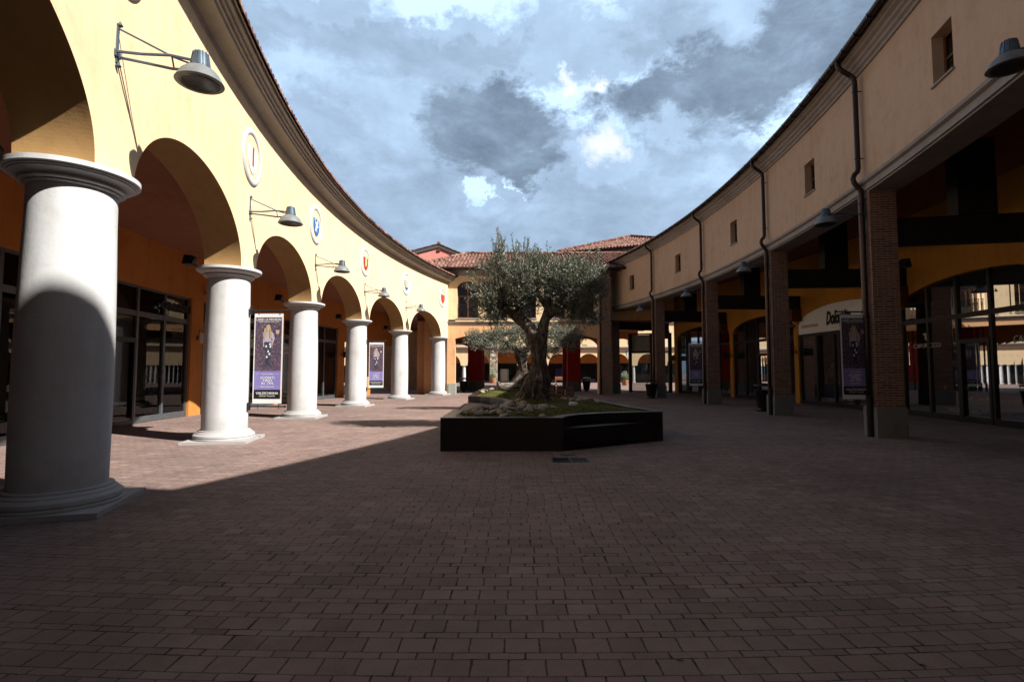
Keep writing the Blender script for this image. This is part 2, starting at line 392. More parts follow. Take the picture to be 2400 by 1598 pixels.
def sweep(mb, arc, prof, a0, a1, n=90, caps=True, closed=False):
    base = len(mb.v); A = linspace(a0, a1, n); k = len(prof)
    vs = [arc.P(a, o, h) for a in A for o, h in prof]; fs = []
    for i in range(n):
        for j in range(k if closed else k - 1):
            q = (j + 1) % k
            fs.append((i*k+j, i*k+q, (i+1)*k+q, (i+1)*k+j))
    if caps and closed: fs += [tuple(range(k)), tuple(range(n*k, n*k+k))[::-1]]
    mb.add(vs, fs)
def rect_sweep(mb, arc, a0, a1, o0, o1, h0, h1, n=1):
    sweep(mb, arc, [(o0, h0), (o1, h0), (o1, h1), (o0, h1)], a0, a1, n, True, True)
# ------------------------------------------------------------------ roof tiles
def tile_roof(mb, fn, ulen, vlen, pitch=.24, step=.38, amp=.05, vfun=None, seg=6, thick=.02):
    """fn(u,v,w): w = height above the roof plane. Barrel tile columns with stepped courses."""
    nu = max(1, int(round(ulen / pitch)))
    for i in range(nu):
        u0 = i * ulen / nu; du = ulen / nu; um = u0 + du / 2
        v0, v1 = (0, vlen) if vfun is None else vfun(um)
        if v1 - v0 < .05: continue
        nv = max(1, int(math.ceil((v1 - v0) / step)))
        for j in range(nv):
            a = v0 + j * step; b = min(v1, a + step + .02)
            jit = random.uniform(-.007, .007)
            rows = []
            for vv, lift in ((a, .028), (b, 0.0)):
                row = []
                for q in range(seg + 1):
                    t = q / seg
                    w = amp * math.sin(math.pi * min(1, t / .62)) if t < .62 else -amp * .55 * math.sin(math.pi * (t - .62) / .38)
                    row.append(fn(u0 + du * t + jit, vv, w + lift))
                rows.append(row)
            low = [fn(u0 + du * q / seg + jit, a, -.03) for q in range(seg + 1)]
            vs = rows[0] + rows[1] + low; k = seg + 1; fs = []
            for q in range(seg):
                fs.append((q, q + 1, k + q + 1, k + q)); fs.append((2*k+q, 2*k+q+1, q+1, q))
            mb.add(vs, fs)
def arc_tiles(mb, arc, a0, a1, off, h, slope, length, **kw):
    r = arc.r - off; ul = R(a1 - a0) * r; sl = math.tan(R(slope)); c = math.cos(R(slope))
    def fn(u, v, w): return arc.P(a0 + math.degrees(u / r), off - v * c, h + v * c * sl + w)
    tile_roof(mb, fn, ul, length, **kw)
# ------------------------------------------------------------------ ground
g = MB().mat('paving'); g.quad((-260, -200, 0), (260, -200, 0), (260, 320, 0), (-260, 320, 0))
tag(g.build('ground'), 'brick paved plaza ground of alternating wide and narrow courses', kind='structure')
# ------------------------------------------------------------------ LEFT ARCADE BUILDING
LP, L0 = 6.49, -15.87
LCOL = [L0 + LP * i for i in range(-2, 6)]
LEND = L0 + LP * 5 + 1.02
LST = LCOL[0] - LP / 2
WO = .42                                   # wall face is this far in front of the column axis
bl = empty('arcade_building', LA.P(0, 0, 0), world=True)
tag(bl, 'pale yellow curved arcade building with round white columns and arches, in the sun', 'building')
PH = .52 / 54.1 * 180 / math.pi            # half pier angle
w = MB().mat('yellow')
SPR, TOPA, WTOP, WI = 4.0, 5.50, 7.93, -.36
samples = []
for k, c in enumerate(LCOL):
    if k == 0:
        samples += [(a, SPR if True else 0) for a in linspace(LST, c - PH, 2)]
    samples += [(a, SPR) for a in (c - PH, c + PH)]
    if k < len(LCOL) - 1:
        a0, a1 = c + PH, LCOL[k + 1] - PH; mid, hw = (a0 + a1) / 2, (a1 - a0) / 2
        for i in range(1, 110):
            t = math.pi * (1 - i / 110); samples.append((mid + hw * math.cos(t), SPR + (TOPA - SPR) * math.sin(t)))
samples.append((LEND, SPR))
for (a, h), (b, g2) in zip(samples[:-1], samples[1:]):
    if b - a < 1e-6: continue
    P = LA.P
    w.mat('yellow')
    mh = 6.4
    w.quad(P(a, WO, h), P(b, WO, g2), P(b, WO, mh), P(a, WO, mh)); w.quad(P(a, WO, mh), P(b, WO, mh), P(b, WO, WTOP), P(a, WO, WTOP))
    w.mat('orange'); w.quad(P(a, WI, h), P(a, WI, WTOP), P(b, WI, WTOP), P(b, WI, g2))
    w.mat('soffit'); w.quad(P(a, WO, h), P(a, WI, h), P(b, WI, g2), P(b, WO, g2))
w.mat('yellow'); w.quad(P(LEND, WO, 0), P(LEND, WI, 0), P(LEND, WI, WTOP), P(LEND, WO, WTOP))
w.build('arcade_wall', bl)
# pilaster closing the arcade by the gateway
w = MB().mat('peach'); rect_sweep(w, LA, LEND + .05, LEND + .62, WI, WO - .12, .78, 8.0)
w.mat('peach'); rect_sweep(w, LA, LEND - .55, LEND - .1, -1.3, -.6, 0, 5.8)
w.build('pilaster', bl)
w = MB().mat('greyplinth'); rect_sweep(w, LA, LEND + .0, LEND + .68, WI - .04, WO - .05, 0, .78)
w.build('pilaster_base', bl)
w = MB().mat('greystone')
prof = [(WO - .02, 7.90), (WO + .03, 7.93), (WO + .05, 7.99), (WO + .12, 8.03), (WO + .24, 8.06), (WO + .34, 8.07), (WO + .36, 8.12), (WO + .40, 8.13),
        (WO + .40, 8.18), (WO + .46, 8.20), (WO + .47, 8.25), (WO + .54, 8.27), (WO + .55, 8.33), (WO - .05, 8.33)]
sweep(w, LA, prof, LST, LEND + .1, 120, True, True); w.build('cornice', bl, auto=35)
w = MB().mat('tile'); arc_tiles(w, LA, LST, LEND + .3, WO + .66, 8.38, 19, 5.2, pitch=.21, step=.4, amp=.045)
w.mat('greystone'); sweep(w, LA, [(WO + .6, 8.34), (-4.3, 10.0), (-12, 7.5)], LST, LEND, 60, False)
w.build('roof', bl)
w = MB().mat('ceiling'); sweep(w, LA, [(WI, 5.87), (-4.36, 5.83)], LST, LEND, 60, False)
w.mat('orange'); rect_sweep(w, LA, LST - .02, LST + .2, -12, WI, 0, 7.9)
w.build('arcade_ceiling', bl)
# end wall beyond shops, roof void closing
BO = -4.35                                 # shop wall offset
LPIL = [-20.9, -14.45, -8.0, -1.68, 4.75, 11.2]
w = MB().mat('orange')
sweep(w, LA, [(BO, 4.28), (BO, 5.9)], LST, 11.55, 60, False)
sweep(w, LA, [(BO, 4.28), (BO - .3, 4.28)], LST, 11.55, 60, False)
for c in LPIL: rect_sweep(w, LA, c - .37, c + .37, BO - .3, BO + .02, 0, 4.285)
rect_sweep(w, LA, 11.2, 11.6, -12, BO + .015, 0, 5.9)
w.mat('orange'); rect_sweep(w, LA, 11.6, LEND + .3, BO - .3, BO, 3.5, 5.9, 8); rect_sweep(w, LA, 14.2, 14.9, BO - .3, BO + .01, 0, 3.5)
w.build('shop_wall', bl)
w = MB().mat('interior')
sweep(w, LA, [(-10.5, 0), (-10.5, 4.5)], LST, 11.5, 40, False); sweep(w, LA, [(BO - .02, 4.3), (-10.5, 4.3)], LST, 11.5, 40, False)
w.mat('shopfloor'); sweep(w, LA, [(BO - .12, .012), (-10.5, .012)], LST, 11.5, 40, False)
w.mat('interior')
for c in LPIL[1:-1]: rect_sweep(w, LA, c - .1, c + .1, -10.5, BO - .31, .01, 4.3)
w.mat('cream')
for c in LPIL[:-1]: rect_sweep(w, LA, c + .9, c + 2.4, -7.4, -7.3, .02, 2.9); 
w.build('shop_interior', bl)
# white columns
def make_column(parent):
    m_ = MB().mat('white')
    pr = []
    for i in range(19):
        t = i / 18; r = .484 + .020 * math.sin(math.pi * min(1, t * 1.15) * .95) - .035 * t
        pr.append((r, .27 + (3.80 - .27) * t))
    m_.lathe(pr, 64)
    sh = m_.build('column', parent, origin=(0, 0, 0), auto=40)
    m_ = MB().mat('white')
    m_.lathe([(.44, 3.77), (.478, 3.775), (.492, 3.785), (.492, 3.797), (.478, 3.803), (.515, 3.808), (.535, 3.818), (.535, 3.832), (.515, 3.838), (.525, 3.85), (.56, 3.875), (.605, 3.893), (.628, 3.898), (.628, 3.912), (.652, 3.915), (.655, 3.932), (.682, 3.935), (.69, 3.942), (.69, 4.0), (.3, 4.0)], 96)
    m_.build('capital', sh, origin=(0, 0, 0), auto=30)
    m_ = MB().mat('white')
    m_.lathe([(.3, .062), (.650, .062), (.655, .082), (.650, .098), (.632, .104), (.632, .112), (.645, .122), (.640, .165), (.605, .195), (.585, .20), (.585, .212), (.575, .225), (.560, .235), (.545, .238), (.545, .262), (.520, .268), (.3, .275)], 96)
    m_.build('column_base', sh, origin=(0, 0, 0), auto=30)
    m_ = MB().mat('white'); m_.box((-.69, -.69, 0), (.69, .69, .062)); m_.build('plinth', sh, origin=(0, 0, 0))
    return sh
col0 = make_column(bl)
bo = Vector(bl['_o'])
def place_part(o, p, rz):
    o.location = Vector(p) - bo; o.rotation_euler = (0, 0, rz)
place_part(col0, LA.P(LCOL[0], 0, 0), LA.rot(LCOL[0]))
for k, c in enumerate(LCOL[1:]):
    n_ = copy_tree(col0, bl); place_part(n_, LA.P(c, 0, 0), LA.rot(c))
    if k == 1: n_.scale = (.965, .965, 1.0)
# shopfronts : frame, glass, door
def shopfront(arc, parent, a0, a1, off, top, door_at, H_tr=3.45, mat='greyframe', arch=None, mull=3, framemat2=None):
    """flat frame pieces between a0..a1 at radial offset off; returns frame object with glass and door children"""
    f = MB().mat(mat); n = mull
    A = linspace(a0, a1, n)
    da = math.degrees(.05 / arc.r)
    for i, a in enumerate(A):
        lo = a if i == 0 else (a - 2 * da if i == n else a - da); 
        hgt = top if arch is None else arch(a) + (0.0)
        rect_sweep(f, arc, lo, lo + 2 * da, off - .06, off + .06, .012, hgt)
    rect_sweep(f, arc, a0, a1, off - .05, off + .05, .012, .2, 6)
    rect_sweep(f, arc, a0, a1, off - .05, off + .05, H_tr - .12, H_tr + .04, 6)
    if arch is None: rect_sweep(f, arc, a0, a1, off - .055, off + .055, top - .07, top - .004, 6)
    fo = f.build('shopfront', parent)
    gmb = MB().mat('glass')
    nn = 24
    AA = linspace(a0, a1, nn)
    for i in range(nn):
        ta, tb = (top, top) if arch is None else (arch(AA[i]), arch(AA[i + 1]))
        gmb.quad(arc.P(AA[i], off, .2), arc.P(AA[i + 1], off, .2), arc.P(AA[i + 1], off, tb), arc.P(AA[i], off, ta))
    gl_ = gmb.build('shop_window_glass', parent)
    # door leaf inside one bay
    d0, d1 = A[door_at] + da, A[door_at + 1] - da
    dm = MB().mat('dark')
    rect_sweep(dm, arc, d0, d0 + 1.6 * da, off + .02, off + .08, .03, 2.62); rect_sweep(dm, arc, d1 - 1.6 * da, d1, off + .02, off + .08, .03, 2.62)
    rect_sweep(dm, arc, d0, d1, off + .02, off + .08, 2.50, 2.64); rect_sweep(dm, arc, d0, d1, off + .02, off + .08, .03, .14)
    do = dm.build('shop_door', parent)
    hm = MB().mat('lampgrey')
    p0, p1 = Vector(arc.P(d0 + 2.6 * da, off + .15, .95)), Vector(arc.P(d0 + 2.6 * da, off + .15, 1.35))
    q = Vector(arc.P(d0 + 2.6 * da, off + .03, .95)) - p0
    hm.path([p0 + q, p0, p1, p1 + q], .014, 8); hm.build('door_handle', do)
    do_o = parent['_o']
    return fo
for i, (c0, c1) in enumerate(zip(LPIL[:-1], LPIL[1:])):
    shopfront(LA, bl, c0 + .37, c1 - .37, BO - .12, 4.278, 1 if i != 3 else 0, mull=4)
    pm = MB().mat('black'); aa = linspace(c0 + .37, c1 - .37, 4); k = 1 if i != 3 else 0
    rect_sweep(pm, LA, aa[k] + .06, aa[k + 1] - .06, BO - .17, BO - .15, 2.70, 4.2); pm.build('blind_panel', bl)
# lettering of the first shirt shop
w = MB().mat('black'); w.text('CAMICISSIMA', .36, LA.M(-2.75, BO - .04, 3.72), .012, spacing=.92, bold=.012)
w.build('shop_lettering', bl)
# black downpipe at the gateway corner
# ------------------------------------------------------------------ medallions
def shield(w_, h_, cx=0, cy=0):
    pts = [(-w_, h_ * .55), (-w_, 0)]
    for i in range(1, 8):
        t = i / 8; pts.append((-w_ * math.cos(t * math.pi / 2), -h_ * 1.0 * math.sin(t * math.pi / 2)))
    pts.append((0, -h_ * 1.08))
    pts += [(-a, b) for a, b in pts[:-1][::-1]]
    return [(cx + a, cy + b) for a, b in pts]
def medallion(a, h, kind, label):
    e = empty('medallion', LA.P(a, WO, h), LA.rot(a)); tag(e, label, 'medallion', 'round shields above the columns')
    I = Matrix.Identity(4)
    r = MB().mat('white')
    pr = [(.53, 0), (.53, .035), (.55, .05), (.60, .055), (.65, .045), (.675, .02), (.68, 0)]
    n = 56; vs = [(rr * math.cos(2*math.pi*i/n), -dd, rr * math.sin(2*math.pi*i/n)) for rr, dd in pr for i in range(n)]
    fs = [(k*n+i, (k+1)*n+i, (k+1)*n+(i+1) % n, k*n+(i+1) % n) for k in range(len(pr)-1) for i in range(n)]
    r.add(vs, fs); r.build('ring', e, origin=(0, 0, 0), auto=40)
    d = MB().mat('yellow'); d.poly([(.535 * math.cos(2*math.pi*i/n), .535 * math.sin(2*math.pi*i/n)) for i in range(n)], I, .02); d.build('disc', e, origin=(0, 0, 0))
    s = MB().mat({'bar': 'whitepaint', 'horse': 'blue', 'lion': 'red', 'stripes': 'blue', 'plain': 'red'}[kind]); T = Matrix.Translation((0, -.021, 0))
    s.poly(shield(.31, .38), T, .018)
    T2 = Matrix.Translation((0, -.040, 0))
    if kind == 'bar': s.mat('red'); s.poly([(-.055, .20), (-.05, -.2), (0, -.24), (.05, -.2), (.055, .20), (0, .26)], T2, .008)
    if kind == 'horse':
        s.mat('whitepaint')
        s.poly([(-.14, -.24), (-.09, -.05), (-.16, .05), (-.10, .10), (.0, .06), (.06, .14), (.04, .19), (.10, .18), (.17, .12), (.12, .08), (.12, 0), (.19, -.04), (.10, -.06), (.04, -.10), (.0, -.16), (.06, -.24), (.0, -.24), (-.05, -.14), (-.09, -.24)], T2, .008)
        s.poly([(-.15, .05), (-.22, .13), (-.2, .2), (-.17, .12), (-.11, .08)], T2, .008)
    if kind == 'lion':
        s.mat('gold')
        s.poly([(-.13, -.22), (-.08, -.04), (-.13, .08), (-.05, .13), (-.02, .2), (.08, .21), (.13, .13), (.08, .08), (.17, .02), (.07, .01), (.14, -.1), (.05, -.1), (.09, -.22), (.02, -.2), (-.03, -.11), (-.07, -.22)], T2, .008)
    if kind == 'stripes':
        s.mat('whitepaint')
        for k in range(4): z = .15 - .12 * k; ww = .30 if k < 2 else .30 - .06 * (k - 1); s.poly([(-ww, z), (ww, z), (ww, z + .055), (-ww, z + .055)], T2, .006)
        s.mat('gold'); s.poly([(-.04, -.2), (.04, -.2), (.06, .1), (0, .16), (-.06, .1)], Matrix.Translation((0, -.05, 0)), .008)
    s.build('shield', e, origin=(0, 0, 0))
    return e
MED = [(-15.95, 'bar', 'round white medallion cut by the top edge of the photo above the nearest lamp'), (-9.43, 'bar', 'white ringed medallion whose white shield bears one red upright figure'),
       (-3.2, 'horse', 'white ringed medallion with a blue shield and a white animal'), (3.38, 'lion', 'white ringed medallion with a red shield and golden figure'),
       (9.85, 'stripes', 'white ringed medallion with a blue and white striped shield'), (16.25, 'plain', 'white ringed medallion with a plain red shield, seen edge-on by the black corner pipe')]
for a, k, lb in MED: medallion(a, 7.08 if a < -15 else 6.74, k, lb)
# ------------------------------------------------------------------ wall lamps
def make_lamp():
    """local: wall plane at y=0, arm sticks out to -Y, z=0 at rim of the shade"""
    e = empty('wall_lamp', (0, 0, 0))
    b = MB().mat('lampblue')
    b.box((-.022, -.02, .12), (.022, 0, .62))
    for z in (.60, .08):
        b.lathe([(.0, z - .03), (.035, z), (.0, z + .06)], 8, (0, -.03))
    b.path([(0, -.02, .56), (0, -.30, .44), (0, -.62, .30), (0, -.80, .25)], .012, 6)
    b.path([(-.05, -.02, .24), (-.055, -.3, .25), (-.05, -.6, .29), (-.03, -.86, .28)], .018, 6)
    b.path([(.05, -.02, .22), (.055, -.3, .20), (.05, -.6, .17), (.03, -.86, .18)], .018, 6)
    b.box((-.06, -.03, .19), (.06, 0, .27)); b.path([(-.05, -.62, .29), (.05, -.62, .17)], .010, 6)
    b.build('bracket', e, origin=(0, 0, 0))
    s = MB().mat('lampgrey')
    c = (0, -.93)
    s.lathe([(.275, .0), (.285, .005), (.275, .02), (.262, .05), (.225, .12), (.17, .175), (.12, .20), (.115, .205)], 40, c)
    s.lathe([(.272, .002), (.255, .05), (.21, .12), (.15, .17), (.05, .185)], 40, c)
    so = s.build('shade', e, origin=(0, 0, 0), auto=50)
    h = MB().mat('lampblue')
    h.lathe([(.118, .19), (.115, .24), (.085, .40), (.06, .415), (.0, .42)], 16, c)
    for i in range(12):
        t = 2 * math.pi * i / 12; dx, dy = math.cos(t), math.sin(t)
        h.path([(dx * .118, c[1] + dy * .118, .21), (dx * .088, c[1] + dy * .088, .40)], .008, 4)
    h.build('lamp_housing', e, origin=(0, 0, 0), auto=40)
    g_ = MB().mat('lens'); g_.lathe([(.268, .012), (.2, -.012), (.0, -.02)], 32, c); g_.build('lens', e, origin=(0, 0, 0), smooth=True)
    bb = MB().mat('cream'); bb.lathe([(.0, .03), (.04, .05), (.05, .10), (.03, .16), (.0, .18)], 12, c); bb.build('bulb', e, origin=(0, 0, 0), smooth=True)
    return e
lamp0 = make_lamp()
LLAMP = [(-16.0, 5.30, 'grey dome lamp on bracket above the nearest column, largest and closest'), (-9.45, 5.16, 'grey dome lamp on the yellow wall above the second white column'),
         (-3.15, 5.10, 'grey dome lamp on the yellow wall above the third white column'), (3.35, 5.10, 'grey dome lamp on the yellow wall above the fourth white column'),
         (9.85, 5.10, 'small looking dome lamp on the yellow wall above the fifth white column')]
first = True
for a, h, lb in LLAMP:
    if first: o = lamp0; o.location = LA.P(a, WO, h); o.rotation_euler = (0, 0, LA.rot(a)); first = False; tag(o, lb, 'wall lamp', 'dome lamps on the yellow wall')
    else: dup(lamp0, LA.P(a, WO, h), LA.rot(a), lb)
# ------------------------------------------------------------------ spotlights
def make_spot():
    e = empty('spotlight', (0, 0, 0))
    b = MB().mat('black')
    Mx = Matrix.Translation((0, -.16, .14)) @ Matrix.Rotation(R(35), 4, 'X')
    def tr(pts): return [Mx @ Vector(p) for p in pts]
    n = 4
    vs = tr([(-.12, -.14, -.02), (.12, -.14, -.02), (.12, .02, .13), (-.12, .02, .13), (-.12, .02, -.13), (.12, .02, -.13), (-.07, .15, .03), (.07, .15, .03), (.07, .15, -.05), (-.07, .15, -.05)])
    b.add(vs, [(0, 1, 2, 3), (0, 4, 5, 1), (3, 2, 7, 6), (4, 9, 8, 5), (6, 7, 8, 9), (0, 3, 6, 9, 4), (1, 5, 8, 7, 2)])
    b.build('housing', e, origin=(0, 0, 0))
    y = MB().mat('black'); y.path([(-.14, -.13, .14), (-.15, -.02, .03), (0, 0, 0), (.15, -.02, .03), (.14, -.13, .14)], .012, 6); y.build('yoke', e, origin=(0, 0, 0))
    return e
sp0 = make_spot()
spots = [(LA, LCOL[i], -.74, 4.06, LA.rot(LCOL[i]) + math.pi, lb) for i, lb in ((2, 'black floodlight on top of the nearest column capital, at the left edge'), (3, 'black floodlight behind the second column capital'), (4, 'black floodlight behind the third column capital'),
                                                            (5, 'black floodlight behind the fourth column capital'), (6, 'black floodlight behind the fifth column capital'))]
RPP, RP0 = 6.62, -9.72
RPIER = [RP0 + RPP * i for i in range(-1, 5)]
spots += [(RA, RPIER[i], -.72, 4.15 if i == 1 else 3.95, RA.rot(RPIER[i]) + math.pi, lb) for i, lb in ((1, 'black floodlight on the inner side of the nearest brick pier'), (2, 'black floodlight on the inner side of the second brick pier'),
                                                                     (3, 'black floodlight on the inner side of the third brick pier'), (4, 'black floodlight on the inner side of the fourth brick pier'))]
for k, (arc, a, off, h, rz, lb) in enumerate(spots):
    if k == 0: o = sp0; o.location = arc.P(a, off, h); o.rotation_euler = (0, 0, rz); tag(o, lb, 'floodlight', 'black floodlights under the arcades')
    else: dup(sp0, arc.P(a, off, h), rz, lb)
# ------------------------------------------------------------------ RIGHT BUILDING
br = empty('gallery_building', RA.P(0, 0, 0), world=True)
tag(br, 'shaded sand coloured curved gallery building carried on brick piers, small square windows above', 'building')
RST, REND = -24.0, 17.25
RWIN = [-13.2 + 6.62 * i for i in range(-1, 5)]
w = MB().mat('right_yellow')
hw = .345; A = [RST]
for c in RWIN:
    A += [c - hw, c + hw]
A.append(REND)
Hs = [6.40, 7.22, 8.22, 9.25]
for i in range(len(A) - 1):
    hole = any(abs((A[i] + A[i + 1]) / 2 - c) < .01 for c in RWIN)
    S = linspace(A[i], A[i + 1], 1 if hole else 8)
    for a, b in zip(S[:-1], S[1:]):
        for k in range(3):
            if hole and k == 1: continue
            w.quad(RA.P(a, 0, Hs[k]), RA.P(b, 0, Hs[k]), RA.P(b, 0, Hs[k + 1]), RA.P(a, 0, Hs[k + 1]))
for c in RWIN:
    a, b = c - hw, c + hw; d = -.30
    for p in [((a, 7.22), (a, 8.22)), ((a, 8.22), (b, 8.22)), ((b, 8.22), (b, 7.22)), ((b, 7.22), (a, 7.22))]:
        (a1, h1), (a2, h2) = p
        w.quad(RA.P(a1, 0, h1), RA.P(a2, 0, h2), RA.P(a2, d, h2), RA.P(a1, d, h1))
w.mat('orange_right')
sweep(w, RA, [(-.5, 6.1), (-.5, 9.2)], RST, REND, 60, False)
w.mat('right_yellow'); w.quad(RA.P(REND, 0, 6.1), RA.P(REND, -6, 6.1), RA.P(REND, -6, 9.2), RA.P(REND, 0, 9.2))
w.build('upper_wall', br)
for c in RWIN:
    if c < -16: continue
    a, b = c - hw, c + hw; da = math.degrees(.05 / 56)
    f = MB().mat('woodframe')
    for lo, hi in ((a, a + da), (b - da, b), (c - da * .4, c + da * .4)): rect_sweep(f, RA, lo, hi, -.26, -.20, 7.222, 8.218)
    for h0, h1 in ((7.222, 7.28), (8.16, 8.218), (7.70, 7.74)): rect_sweep(f, RA, a, b, -.255, -.205, h0, h1)
    fo = f.build('window', br)
    p = MB().mat('glass'); rect_sweep(p, RA, a, b, -.235, -.23, 7.24, 8.2); po = p.build('pane', br)
    s = MB().mat('greystone'); rect_sweep(s, RA, a - .03, b + .03, -.28, .045, 7.185, 7.224); so = s.build('sill', br)
    for ch in (po, so): ch.parent = fo
w = MB().mat('greystone')
sweep(w, RA, [(-.06, 9.2), (.05, 9.2), (.06, 9.27), (.12, 9.30), (.13, 9.37), (.19, 9.40), (.2, 9.43), (.2, 9.48), (.29, 9.51), (.3, 9.56), (.38, 9.585), (.38, 9.60), (-.06, 9.60)], RST, REND, 110, True, True)
w.build('cornice', br, auto=35)
w = MB().mat('greystone')
sweep(w, RA, [(-.7, 6.1), (.0, 6.1), (.0, 6.135), (.05, 6.14), (.05, 6.20), (.035, 6.21), (.035, 6.30), (.11, 6.33), (.12, 6.40), (-.03, 6.42), (-.7, 6.42)], RST, REND, 110, True, True)
w.build('lintel_band', br, auto=35)
w = MB().mat('gutter')
gp = [(.52 + .085 * math.cos(t), 9.66 + .085 * math.sin(t)) for t in linspace(-math.pi, 0, 8)] + [(.60, 9.675), (.44, 9.675)]
sweep(w, RA, gp, RST, REND, 110, True, True)
for i in range(60):
    a = RST + (REND - RST) * i / 60; rect_sweep(w, RA, a, a + .03, .43, .61, 9.56, 9.68)
w.build('gutter', br, auto=40)
w = MB().mat('tile'); arc_tiles(w, RA, RST, REND + .2, .50, 9.70, 17, 5.0, pitch=.22, step=.42, amp=.045)
w.mat('greystone'); sweep(w, RA, [(.40, 9.62), (-4.4, 11.1), (-12, 9)], RST, REND, 60, False)
w.build('roof', br)
w = MB().mat('ceiling'); sweep(w, RA, [(-.5, 7.3), (-4.96, 7.3)], RST, REND, 50, False); w.build('arcade_ceiling', br)
# brick piers
def make_pier(parent):
    p = MB().mat('brick'); p.box((-.29, -.0, .74), (.29, .60, 6.1)); po = p.build('brick_pier', parent, origin=(0, 0, 0))
    q = MB().mat('greyplinth'); q.box((-.335, -.04, 0), (.335, .64, .70)); q.box((-.32, -.03, .70), (.32, .63, .75)); q.build('plinth', po, origin=(0, 0, 0))
    return po
bo = Vector(br['_o'])
pier0 = make_pier(br); place_part(pier0, RA.P(RPIER[0], 0, 0), RA.rot(RPIER[0]))
for c in RPIER[1:]: n_ = copy_tree(pier0, br); place_part(n_, RA.P(c, 0, 0), RA.rot(c))
# timber ties and posts, back wall corbels
for c in RPIER:
    w = MB().mat('blackwood'); M_ = RA.M(c, 0, 0)
    w.box((-.14, .6, 4.75), (.14, 4.96, 5.42), M_); w.build('tie_beam', br)
    w = MB().mat('blackwood'); w.box((-.20, 2.0, 5.42), (.20, 2.85, 7.3), M_); w.build('post', br)
    w = MB().mat('corbel'); w.box((-.2, 4.45, 4.15), (.2, 4.96, 4.75), M_); w.build('corbel', br)
# back wall with segmental arches
BR_ = -4.95
RPIL = [-9.2 - 6.35 - .0, -9.2 + .0, -2.75, 3.82, 9.6, 15.85]
RPIL = [-15.6, -9.15, -2.55, 3.83, 9.62, 15.85]
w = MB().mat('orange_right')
def arch_f(a0, a1, s=3.95, t=4.75):
    mid = (a0 + a1) / 2; hw_ = (a1 - a0) / 2
    return lambda a: s + (t - s) * math.sqrt(max(0, 1 - ((a - mid) / hw_) ** 2)) ** 1.0 * 1.0
ARCHES = []
rect_sweep(w, RA, RST, -15.5, BR_ - .3, BR_ + .001, 0, 7.3, 8)
for c0, c1 in zip(RPIL[:-1], RPIL[1:]):
    a0, a1 = c0 + .17, c1 - .17; fa = arch_f(a0, a1); ARCHES.append((a0, a1, fa))
    S = [(a0 + a1) / 2 - (a1 - a0) / 2 * math.cos(math.pi * i / 30) for i in range(31)]
    for a, b in zip(S[:-1], S[1:]):
        w.quad(RA.P(a, BR_, fa(a)), RA.P(b, BR_, fa(b)), RA.P(b, BR_, 7.35), RA.P(a, BR_, 7.35))
        w.quad(RA.P(a, BR_, fa(a)), RA.P(a, BR_ - .3, fa(a)), RA.P(b, BR_ - .3, fa(b)), RA.P(b, BR_, fa(b)))
for c in RPIL: rect_sweep(w, RA, c - .17, c + .17, BR_ - .3, BR_, 0, 7.35)
w.build('shop_wall', br)
w = MB().mat('interior')
sweep(w, RA, [(-11.5, 0), (-11.5, 5.2)], RST, 15.9, 40, False); sweep(w, RA, [(BR_ - .31, 5.0), (-11.5, 5.0)], RST, 15.9, 40, False)
rect_sweep(w, RA, 15.72, 15.98, -11.5, BR_ - .29, .01, 5.2)
w.mat('shopfloor'); sweep(w, RA, [(BR_ - .12, .012), (-11.5, .012)], RST, 15.7, 40, False)
w.mat('interior')
for c in RPIL[1:-1]: rect_sweep(w, RA, c - .1, c + .1, -11.5, BR_ - .31, .01, 5.0)
w.mat('cream')
for c in RPIL[:-1]: rect_sweep(w, RA, c + 1.2, c + 1.9, -6.6, -6.5, .02, 3.2)
w.build('shop_interior', br)
for k, (a0, a1, fa) in enumerate(ARCHES):
    shopfront(RA, br, a0, a1, BR_ - .14, 4.7, 2 if k != 2 else 1, H_tr=3.45, mat='dark', arch=fa, mull=5)
# white fascia sign of the sports shop
a0, a1, fa = ARCHES[2]
w = MB().mat('whitepaint')
S = linspace(a0, a1, 30)
for a, b in zip(S[:-1], S[1:]):
    w.quad(RA.P(a, BR_ - .03, 3.52), RA.P(b, BR_ - .03, 3.52), RA.P(b, BR_ - .03, fa(b) - .01), RA.P(a, BR_ - .03, fa(a) - .01))
rect_sweep(w, RA, a0, a1, BR_ - .12, BR_ - .035, 3.48, 3.52, 8)
M_ = RA.M(.8, BR_ - .01, 3.80)
w.mat('black'); w.text('Dolomite', .85, M_, .012, shear=.28, sx=.52, bold=.03)
w.poly([(-.1, -.16), (1.2, -.10), (1.2, -.02), (-.12, -.08)], RA.M(.6, BR_ - .02, 3.80), .012)
for k, cc in enumerate(('weedgreen', 'red')):
    w.mat(cc); M2 = RA.M(2.75, BR_ - .02, 3.86 - .07 * k); w.poly([(-.72, 0), (.62, 0), (.62, .038), (-.72, .038)], M2, .008)
w.build('fascia_sign', br)
